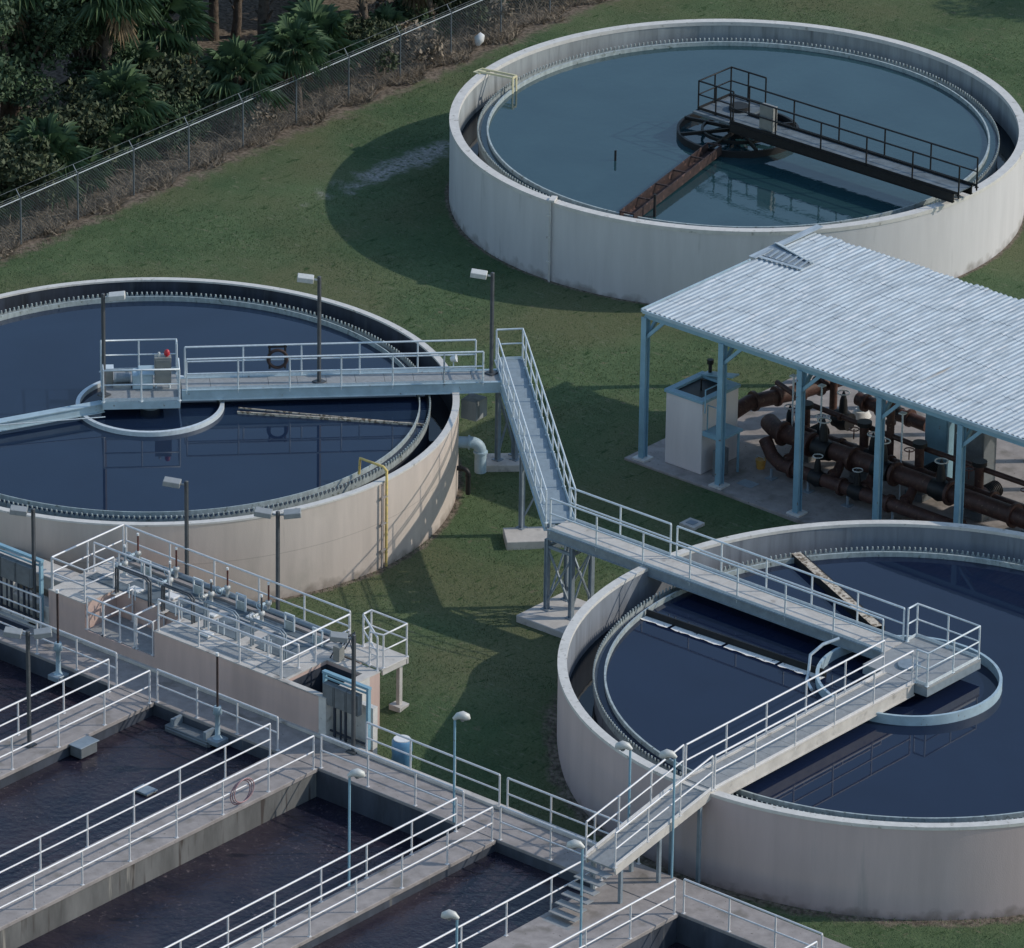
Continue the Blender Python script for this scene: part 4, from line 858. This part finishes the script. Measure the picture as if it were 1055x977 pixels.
# vent hood
# concrete wet well box with ladder
ww = thing('wet_well_box', 'tall rose grey concrete box with a blue open hatch at the shed corner', 'concrete box', (2, 6, 0))
def tilt(mb, x0, x1, y0, y1, z0, z1): return mb.box(x0, x1, y0, y1, z0, z1)
mb = MB(); mb.box(2.15, 3.65, 5.05, 6.9, .08, 2.55); mb.build('wall', 'boxwall', ww, .02)
mb = MB(); mb.box(2.1, 3.7, 5.0, 5.25, 2.552, 2.66); mb.box(2.1, 3.7, 6.65, 6.95, 2.552, 2.66); mb.box(2.1, 2.35, 5.252, 6.648, 2.552, 2.66); mb.box(3.45, 3.7, 5.252, 6.648, 2.552, 2.66); mb.build('hatch_frame', 'bluesteel', ww, .01)
MB().box(2.352, 3.448, 5.252, 6.648, 2.553, 2.575).build('hatch_opening', 'black', ww)
mb = MB(); mb.bar((2.3, 6.8, 2.68), (3.6, 6.8, 2.95), .05, .35, (0, 1, 0)); mb.build('hatch_lid', 'bluesteel', ww)
mb = MB(); mb.tube([(2.5, 6.85, 2.66), (2.5, 6.85, 3.05)], .06, 8); mb.tube([(2.5, 6.85, 3.05), (2.5, 6.85, 3.2)], .11, 8); mb.build('vent_pipe', 'black', ww); mb = MB(); mb.tube([(2.9, 5.9, 2.58), (2.9, 5.9, 2.95), (3.1, 5.9, 2.95)], .03, 6); mb.build('vent_pipe', 'black', ww)
mb = MB(); mb.box(3.67, 4.5, 5.1, 6.1, 1.52, 1.6); mb.box(3.67, 4.5, 5.06, 5.1, 1.45, 1.62); mb.build('side_step', 'bluesteel', ww)
mb = MB(); mb.bar((4.4, 5.15, .1), (4.4, 5.15, 1.5), .06, .06); mb.bar((4.4, 6.0, .1), (4.4, 6.0, 1.5), .06, .06); mb.tube([(4.4, 5.2, 1.6), (4.4, 5.2, 2.5), (3.75, 5.2, 2.5), (3.75, 5.2, 1.6)], .025, 6); mb.tube([(3.8, 5.0, 2.3), (3.8, 5.0, 3.1), (3.8, 5.9, 3.1), (3.8, 5.9, 2.3)], .025, 6)
mb.build('step_frame', 'bluesteel', ww)
mb = MB(); mb.box(4.0, 4.25, 5.2, 5.7, .1, 1.0); mb.build('cable_guard', 'panel', ww)
# pumps and pipework
def pump_pipe(label, pts, r, flanges=(), m='brown', group='large brown pipes in the shed'):
    t = thing('process_pipe', label, 'pipe', pts[0], group); MB().tube(pts, r, 18).build('pipe', m, t)
    for (p, d) in flanges:
        p = Vector(p); d = Vector(d); MB().tube([p-d*.05, p+d*.05], r*1.35, 20).build('flange', m, t)
    return t
pump_pipe('longest brown main pipe running lengthwise through the shed', [(4.3, 7.7, 1.25), (4.9, 7.35, 1.25), (20, 7.1, 1.25)], .30, [((x, 7.3 if x < 6 else 7.22, 1.25), (1, 0, 0)) for x in (5.2, 6.4, 8.1, 9.8, 12, 14.5)])
pump_pipe('lower brown pipe in front of the main pipe near the floor', [(4.9, 6.75, 1.15), (5.3, 6.6, .75), (5.8, 6.45, .62), (20, 6.3, .62)], .22, [((x, 6.42, .62), (1, 0, 0)) for x in (6.3, 8.3, 10.2, 13)])
pump_pipe('thin dark pipe high behind the main pipe under the roof', [(3.9, 7.9, 4.2), (20, 7.7, 4.2)], .09, [((x, 7.85, 4.2), (1, 0, 0)) for x in (5, 7.5, 10)], 'brown')
pump_pipe('thin rail-like pipe slanting above the pumps', [(3.4, 9.2, 1.9), (5.0, 8.8, 1.75), (9.5, 8.6, 1.7), (20, 8.5, 1.7)], .09, [((6.4, 8.7, 1.73), (1, 0, 0))], 'brown')
pump_pipe('thick pipe crossing the shed towards the tall box', [(2.6, 7.2, .9), (2.9, 8.4, 1.3), (3.6, 10.2, 1.3), (4.0, 12.4, 1.3)], .25, [((2.95, 8.6, 1.3), (.3, .95, 0)), ((3.25, 9.4, 1.3), (.3, .95, 0)), ((3.6, 10.2, 1.3), (.2, .97, 0)), ((3.75, 11.0, 1.3), (.2, .97, 0))])
pump_pipe('dark upright riser pipe at the right part of the shed', [(8.5, 8.6, .5), (8.5, 8.6, 4.2)], .13, [((8.5, 8.6, 2.2), (0, 0, 1)), ((8.5, 8.6, 3.6), (0, 0, 1))], 'brown')
pump_pipe('dark upright riser pipe behind the second blue post', [(4.2, 11.2, .5), (4.2, 11.2, 3.9)], .13, [((4.2, 11.2, 2.2), (0, 0, 1))], 'brown')
pump_pipe('second brown main pipe just behind and above the first', [(4.9, 8.2, 1.0), (20, 8.0, 1.0)], .24, [((x, 8.1, 1.0), (1, 0, 0)) for x in (5.4, 6.9, 8.9, 10.8, 13)])
pump_pipe('brown pipe near the far side of the shed slab', [(5.2, 11.2, 1.2), (8.2, 11.0, 1.2)], .22, [((x, 11.1, 1.2), (1, 0, 0)) for x in (5.6, 6.2, 7.4)])
for k, x in enumerate((5.9, 7.7, 9.0, 10.6)):
    pump_pipe('short brown branch pipe joining the main pipes, '+('nearest the tall box', 'left of the third post', 'right of the third post', 'near the right edge')[k], [(x, 6.4, .65), (x, 6.9, .75), (x, 7.25, 1.2), (x, 8.1, 1.0)], .16, [((x, 6.75, .72), (0, 1, .2)), ((x, 7.7, 1.1), (0, 1, -.1))], group='branch pipes between the mains')
def pump(label, x, y):
    t = thing('pump', label, 'pump', (x, y, .08), 'dark pumps under the shed roof')
    MB().box(x-.35, x+.35, y-.55, y+.75, .08, .35).build('base', 'panel', t, .02)
    MB().tube([(x, y-.45, .75), (x, y-.1, .75)], .36, 20).build('casing', 'brown', t)
    mb = MB(); mb.tube([(x, y-.05, .75), (x, y+.7, .75)], .24, 18)
    for k in range(9): mb.tube([(x, y+.08*k, .75), (x, y+.08*k+.02, .75)], .28, 18)
    mb.build('motor', 'black', t); MB().tube([(x, y-.28, 1.05), (x, y-.28, 1.5), (x, y-.3, 1.9)], .15, 14).build('discharge', 'brown', t)
    MB().tube([(x, y-.28, 1.88), (x, y-.28, 2.02)], .24, 14).build('flange', 'black', t)
    mb = MB(); mb.tube([(x-.25+.16*math.cos(k), y-.5+.16*math.sin(k), 1.75) for k in np.linspace(0, 6.2832, 17)], .02, 6, cap=False); mb.tube([(x-.25, y-.5, 1.4), (x-.25, y-.5, 1.75)], .02, 6); mb.build('handwheel', 'redbrown', t)
for k, lb in enumerate(('dark pump just right of the second blue post', 'dark pump between the second and third blue posts', 'dark pump right of the third blue post', 'dark pump at the right edge under the roof', 'dark pump farthest right under the roof')):
    pump(lb, 5.3+2.3*k, 8.6+.1*(k % 2))
def valve(label, x, y, z, s=1, m='black'):
    t = thing('pipe_valve', label, 'valve', (x, y, z), 'valves on the shed pipes')
    b = MB(); b.tube([(x-.3*s, y, z), (x-.2*s, y, z), (x, y, z), (x+.2*s, y, z), (x+.3*s, y, z)], [.3*s, .3*s, .36*s, .3*s, .3*s], 16); b.build('body', m, t)
    MB().tube([(x, y, z+.2*s), (x, y, z+.7*s), (x, y, z+1.0*s)], [.16*s, .12*s, .03*s], 12).build('bonnet', m, t)
    MB().tube([(x+.2*s*math.cos(k), y+.2*s*math.sin(k), z+.95*s) for k in np.linspace(0, 6.2832, 17)], .025*s, 6, cap=False).build('handwheel', 'lampw', t)
for a in ((6.9, 7.2, 1.25, 1.05, 'valve on the main pipe between the second and third posts'), (9.3, 7.2, 1.25, 1.05, 'valve on the main pipe right of the third post'), (7.3, 6.42, .62, .8, 'valve on the lower pipe near the shed floor'), (11.6, 7.2, 1.25, 1.05, 'valve on the main pipe at the right edge'), (5.6, 9.9, 1.0, 1, 'valve behind the pumps near the far side'), (6.1, 8.1, 1.0, .9, 'valve on the second main pipe by the second post'), (8.2, 8.1, 1.0, .9, 'valve on the second main pipe by the third post'), (6.8, 11.1, 1.2, .8, 'valve on the pipe at the far side of the shed'), (8.9, 6.42, .62, .8, 'valve on the lower pipe right of the third post'), (4.6, 8.4, .8, .9, 'valve next to the tall concrete box')):
    valve(a[4], *a[:4])
for k, x in enumerate((5.5, 7.0, 8.6, 10.4, 12.5)):
    t = thing('pipe_support', 'grey stand under the lower brown pipe, '+('nearest the tall box', 'left of the third post', 'right of the third post', 'near the right edge', 'farthest right')[k], 'pipe stand', (x, 6.4, .08), 'stands under the brown pipes')
    MB().tube([(x, 6.35, .08), (x, 6.35, .42)], .05, 8).build('stem', 'steel', t); MB().box(x-.15, x+.15, 6.2, 6.5, .081, .11).build('foot', 'steel', t)
for k, x in enumerate((5.2, 6.35, 9.6, 11.9)):
    t = thing('pipe_hanger', 'thin grey upright rod among the shed pipes, '+('left of the first pump', 'by the second blue post gap', 'right of the third post', 'near the right edge')[k], 'rod', (x, 7.9, .1), 'thin rods in the shed')
    MB().tube([(x, 7.75, .1), (x, 7.75, 3.1)], .03, 6).build('rod', 'galv', t); MB().box(x-.1, x+.1, 7.65, 7.85, 3.1, 3.14).build('clamp', 'galv', t)
bk = thing('bucket', 'small yellow bucket on the slab under the main pipe', 'bucket', (4.75, 6.75, .08)); MB().tube([(4.75, 6.75, .08), (4.75, 6.75, .4)], [.13, .18], 14).build('body', 'orange', bk); MB().tube([(4.6, 6.75, .4), (4.6, 6.7, .5), (4.9, 6.7, .5), (4.9, 6.75, .4)], .012, 5).build('handle', 'galv', bk)
ec = thing('shed_cabinet', 'dark blue electrical cabinet at the right side of the shed', 'cabinet', (8.8, 10.2, .08)); MB().box(8.9, 9.8, 9.9, 10.4, .08, 2.4).build('cabinet_body', 'bluesteel', ec, .02); MB().box(8.94, 9.76, 9.885, 9.898, .15, 2.3).build('cabinet_door', 'bluesteel', ec, .01)
ec = thing('shed_cabinet', 'dark green grey cabinet right of the blue electrical cabinet', 'cabinet', (10.2, 9.9, .08)); MB().box(10.2, 11.4, 9.7, 10.4, .08, 2.3).build('cabinet_body', 'panel', ec, .02); MB().box(10.25, 11.35, 9.685, 9.698, .15, 2.2).build('cabinet_door', 'panel', ec, .01)
ec = thing('bollard', 'pale blue bollard with a broad concrete base behind the shed pipes', 'bollard', (4.6, 12.2, .08)); MB().tube([(4.6, 12.2, .08), (4.6, 12.2, 1.3), (4.6, 12.2, 1.38)], [.14, .13, .08], 14).build('post', 'palesteel', ec); MB().tube([(4.6, 12.2, .08), (4.6, 12.2, .28)], [.34, .24], 14).build('base', 'rim', ec)
dg = tag(MB().box(4.9, 5.5, 5.3, 5.75, .081, .09).build('drain_grate', 'steel'), 'square drain grate in the shed slab near the second post', 'drain')

# ------------------------------------------------------------------ fence
fx = lambda y: -25.95-.034*(y-5)
fence = thing('chain_link_fence', 'grey chain-link fence with slanted top arms running along the thicket', 'fence', (-26, 5, 0))
FY = [4.48+2.94*k for k in range(-9, 17)]; FH = 1.70
for y in FY:
    x = fx(y); mb = MB(); mb.tube([(x, y, 0), (x, y, FH+.02)], .032, 6); mb.tube([(x, y, FH), (x+.22, y, FH+.3)], .018, 5); mb.tube([(x, y, FH), (x-.22, y, FH+.3)], .018, 5); mb.build('post', 'wire', fence)
MB().tube([(fx(y), y, FH) for y in (FY[0], FY[-1])], .022, 6).build('top_rail', 'fencerail', fence)
mb = MB(); y0, y1 = FY[0], FY[-1]; st = .13; y = y0
def wire(mb, p, q, r=.004):
    p = Vector(p); q = Vector(q); mb.add([p+Vector((0, r, -r)), p+Vector((0, -r, -r)), p+Vector((0, 0, r)), q+Vector((0, r, -r)), q+Vector((0, -r, -r)), q+Vector((0, 0, r))], [(0, 1, 4, 3), (1, 2, 5, 4), (2, 0, 3, 5)])
while y < y1:
    wire(mb, (fx(y), y, .05), (fx(y+FH), y+FH, FH)); wire(mb, (fx(y+FH)+.008, y+FH, .05), (fx(y)+.008, y, FH)); y += st
mb.build('wire_mesh', 'wire', fence)
mb = MB()
for dx, dz in ((.22, .3), (.11, .15), (-.22, .3)): mb.tube([(fx(y0)+dx, y0, FH+dz), (fx(y1)+dx, y1, FH+dz)], .006, 4)
mb.build('barbed_wire', 'wire', fence)
for k, (x, y, s_) in enumerate(((-26.55, 29.3, .16), (-25.5, 4.2, .0))):
    if s_:
        mb = MB(); mb.tube([(x, y, .15), (x+.05, y+.02, .38), (x+.12, y+.1, .5), (x+.2, y+.12, .52)], [.10, .2, .16, .05], 8); tag(mb.build('plastic_bag', 'whitep'), 'white plastic bag caught at the top end of the fence foot', 'litter')

mb = MB(); tr = random.Random(3)
for k in range(1500):
    y = tr.uniform(-6, 50); x = fx(y)-.1-abs(tr.gauss(0, .55)); L = tr.uniform(.3, 1.1); a = tr.uniform(0, 6.28); z = tr.uniform(.02, .35); e = tr.uniform(-.2, .9)
    p = Vector((x, y, z)); q = p+Vector((math.cos(a)*.6, math.sin(a), e)).normalized()*L
    if q.x > fx(y)-.03: q.x = fx(y)-.05
    m_ = (p+q)/2+Vector((0, tr.uniform(-.1, .1), .08)); mb.tube([p, m_, q], [.014, .011, .004], 3, cap=False)
tag(mb.build('dead_branches', 'thatch'), 'tangle of dead grey branches and vines behind the chain-link fence', 'branches', kind='stuff')

# ------------------------------------------------------------------ thicket: palms and bushes
def fan_mesh(mbl, base, d, L, n, rs):
    """fan leaf: petiole then blades"""
    d = d.normalized(); side = d.cross(Vector((0, 0, 1)))
    if side.length < .05: side = Vector((1, 0, 0))
    side.normalize(); nrm = side.cross(d)
    tip = base+d*L*.5
    mbl.add([base+side*.012, base-side*.012, tip-side*.012, tip+side*.012], [(0, 1, 2, 3)])
    for k in range(n):
        a = (k/(n-1)-.5)*R(215); dd = d*math.cos(a)+side*math.sin(a)-Vector((0, 0, 1))*.25*abs(math.sin(a))
        ln = L*.62*rs.uniform(.8, 1.1)*(.75+.25*math.cos(a)); w_ = L*.045
        pr_ = (nrm.cross(dd)).normalized()*w_
        m_ = tip+dd*ln*.55; e = tip+dd*ln-Vector((0, 0, ln*.3))
        mbl.add([tip, m_+pr_, e, m_-pr_], [(0, 1, 2), (0, 2, 3)])
def make_palm(h, seed, nf=34):
    rs = random.Random(seed); t = thing('palm_tree', 'x', 'palm tree', (0, 0, 0), 'palms in the thicket behind the fence')
    bend = rs.uniform(-.3, .3); pts = [(bend*(k/6)**2, .1*math.sin(k), h*k/6) for k in range(7)]
    mb = MB(); mb.tube(pts, [.2, .17, .16, .16, .17, .18, .16], 10)
    for k in range(int(h*8)):
        z = h*.25+h*.75*k/(h*8); a = k*2.4; x = bend*(z/h)**2
        mb.bar((x+.14*math.cos(a), .14*math.sin(a), z), (x+.30*math.cos(a), .30*math.sin(a), z+.22), .07, .03)
    mb.build('trunk', 'bark', t)
    top = Vector((bend, 0, h)); g = MB(); dd = MB()
    for k in range(nf):
        az = k*2.39996+rs.uniform(-.2, .2); el = R(80-105*(k/nf)+rs.uniform(-8, 8))
        fan_mesh(g, top, Vector((math.cos(az)*math.cos(el), math.sin(az)*math.cos(el), math.sin(el))), rs.uniform(1.4, 1.9), 17, rs)
    for k in range(9):
        az = k*2.39996*1.3; el = R(-55+rs.uniform(-15, 15)); fan_mesh(dd, top-Vector((0, 0, .15)), Vector((math.cos(az)*math.cos(el), math.sin(az)*math.cos(el), math.sin(el))), rs.uniform(1.1, 1.5), 12, rs)
    g.build('fronds', 'palm', t); dd.build('dead_fronds', 'palmdry', t); return t
def make_bush(h, r, seed, n=2600, lm='leaf', name='shrub', lab='x', trunkh=.4):
    rs = np.random.default_rng(seed); t = thing(name, lab, 'shrub' if name == 'shrub' else 'tree', (0, 0, 0), 'broadleaf shrubs and trees in the thicket' if name == 'shrub' else 'broadleaf trees in the thicket')
    mb = MB(); mb.tube([(0, 0, 0), (.05, 0, h*.3), (0, .05, h*.55)], [r*.08+.03, r*.06+.02, r*.03+.02], 7)
    cl = []
    for k in range(16):
        a = rs.uniform(0, 6.28); q = rs.uniform(.25, .85)*r; z = h*(trunkh+(1-trunkh)*rs.uniform(0, .95)); q *= math.sqrt(max(.15, 1-((z/h-.55)/.6)**2))
        c = Vector((q*math.cos(a), q*math.sin(a), z)); cl.append(c); mb.tube([(0, 0, h*.3), c*.6+Vector((0, 0, h*.08)), c], [r*.04+.015, .02+r*.015, .01], 5)
    mb.build('trunk', 'bark', t)
    lf = MB(); V = []; Fc = []
    for k in range(n):
        c = cl[k % len(cl)]; p = rs.normal(0, 1, 3); p = p/np.linalg.norm(p)*rs.uniform(.3, 1)**.5*r*.38; p = np.array(c)+p*np.array((1, 1, .75))
        u = rs.normal(0, 1, 3); u /= np.linalg.norm(u); v = np.cross(u, rs.normal(0, 1, 3)); v /= np.linalg.norm(v); s_ = rs.uniform(.07, .14)
        o = len(V); V += [tuple(p-u*s_), tuple(p+v*s_*.5), tuple(p+u*s_), tuple(p-v*s_*.5)]; Fc.append((o, o+1, o+2, o+3))
    lf.add(V, Fc); lf.build('crown', lm, t); return t
palms = [make_palm(2.0, 1), make_palm(3.2, 2), make_palm(4.6, 3), make_palm(1.2, 4, 26)]
bushes = [make_bush(1.7, 1.3, 11), make_bush(2.3, 1.6, 12, 3200, lm='leafolive'), make_bush(1.2, 1.1, 13, 1300, lm='thatch')]
trees = [make_bush(6.2, 2.7, 21, 9000, name='broadleaf_tree', trunkh=.32), make_bush(7.5, 3.1, 22, 10000, name='broadleaf_tree', trunkh=.3)]
used = set()
rr = random.Random(5)
def put(lst, k, x, y, label, s=1):
    key = (id(lst), k); o = place(lst[k], key in used, (x, y, 0), rr.uniform(0, 6.28), label, s); used.add(key); return o
near_palms = [(-27.9, 17.4, 0, 'low palm with drooping fan leaves over the fence left of the brown trunk', 1.0), (-27.0, 19.9, 1, 'palm with a brown shaggy trunk right against the fence post', .8),
              (-28.2, 7.9, 3, 'short palm behind the left end of the fence', 1.1), (-28.6, 25.3, 2, 'tall palm behind the upper part of the fence', .9), (-28.3, 28.6, 1, 'palm hanging over the fence near the top corner', 1.0),
              (-28.8, 12.6, 0, 'palm half hidden in dark shrubs in the middle of the fence', 1.0), (-28.4, 22.6, 3, 'stubby palm between the tall palm and the shaggy trunk', 1.2), (-28.5, 2.6, 1, 'palm behind the leftmost fence bays', 1)]
for x, y, k, lb, s_ in near_palms: put(palms, k, x, y, lb, s_)
for j in range(44):
    y = rr.uniform(-14, 56); x = -29.5-rr.random()**1.3*20
    put(palms, rr.choice((0, 1, 2, 2, 3)), x, y, 'palm deep in the dark thicket behind the fence', rr.uniform(.85, 1.25))
for j in range(60):
    y = -12+68*j/60+rr.uniform(-.5, .5); x = -27.2-rr.random()*2.6
    put(bushes, rr.randrange(3), x, y, 'tangled shrub in the row right behind the fence', rr.uniform(.8, 1.15))
for j in range(26):
    put(palms, 3, -27.6-rr.random()*2.2, -6+1.7*j+rr.uniform(-.5, .5), 'low palmetto close behind the chain-link fence', rr.uniform(.45, .8))
for j in range(46):
    y = rr.uniform(-20, 62); x = -31.5-rr.random()**1.2*24
    put(trees, rr.randrange(2), x, y, 'dark broadleaf tree in the thicket behind the fence', rr.uniform(.75, 1.15))
for j in range(16):
    put(trees, rr.randrange(2), -22+4.5*j+rr.uniform(-1, 1), 56+rr.uniform(-2, 5), 'dark broadleaf tree beyond the teal water tank', rr.uniform(.8, 1.1))
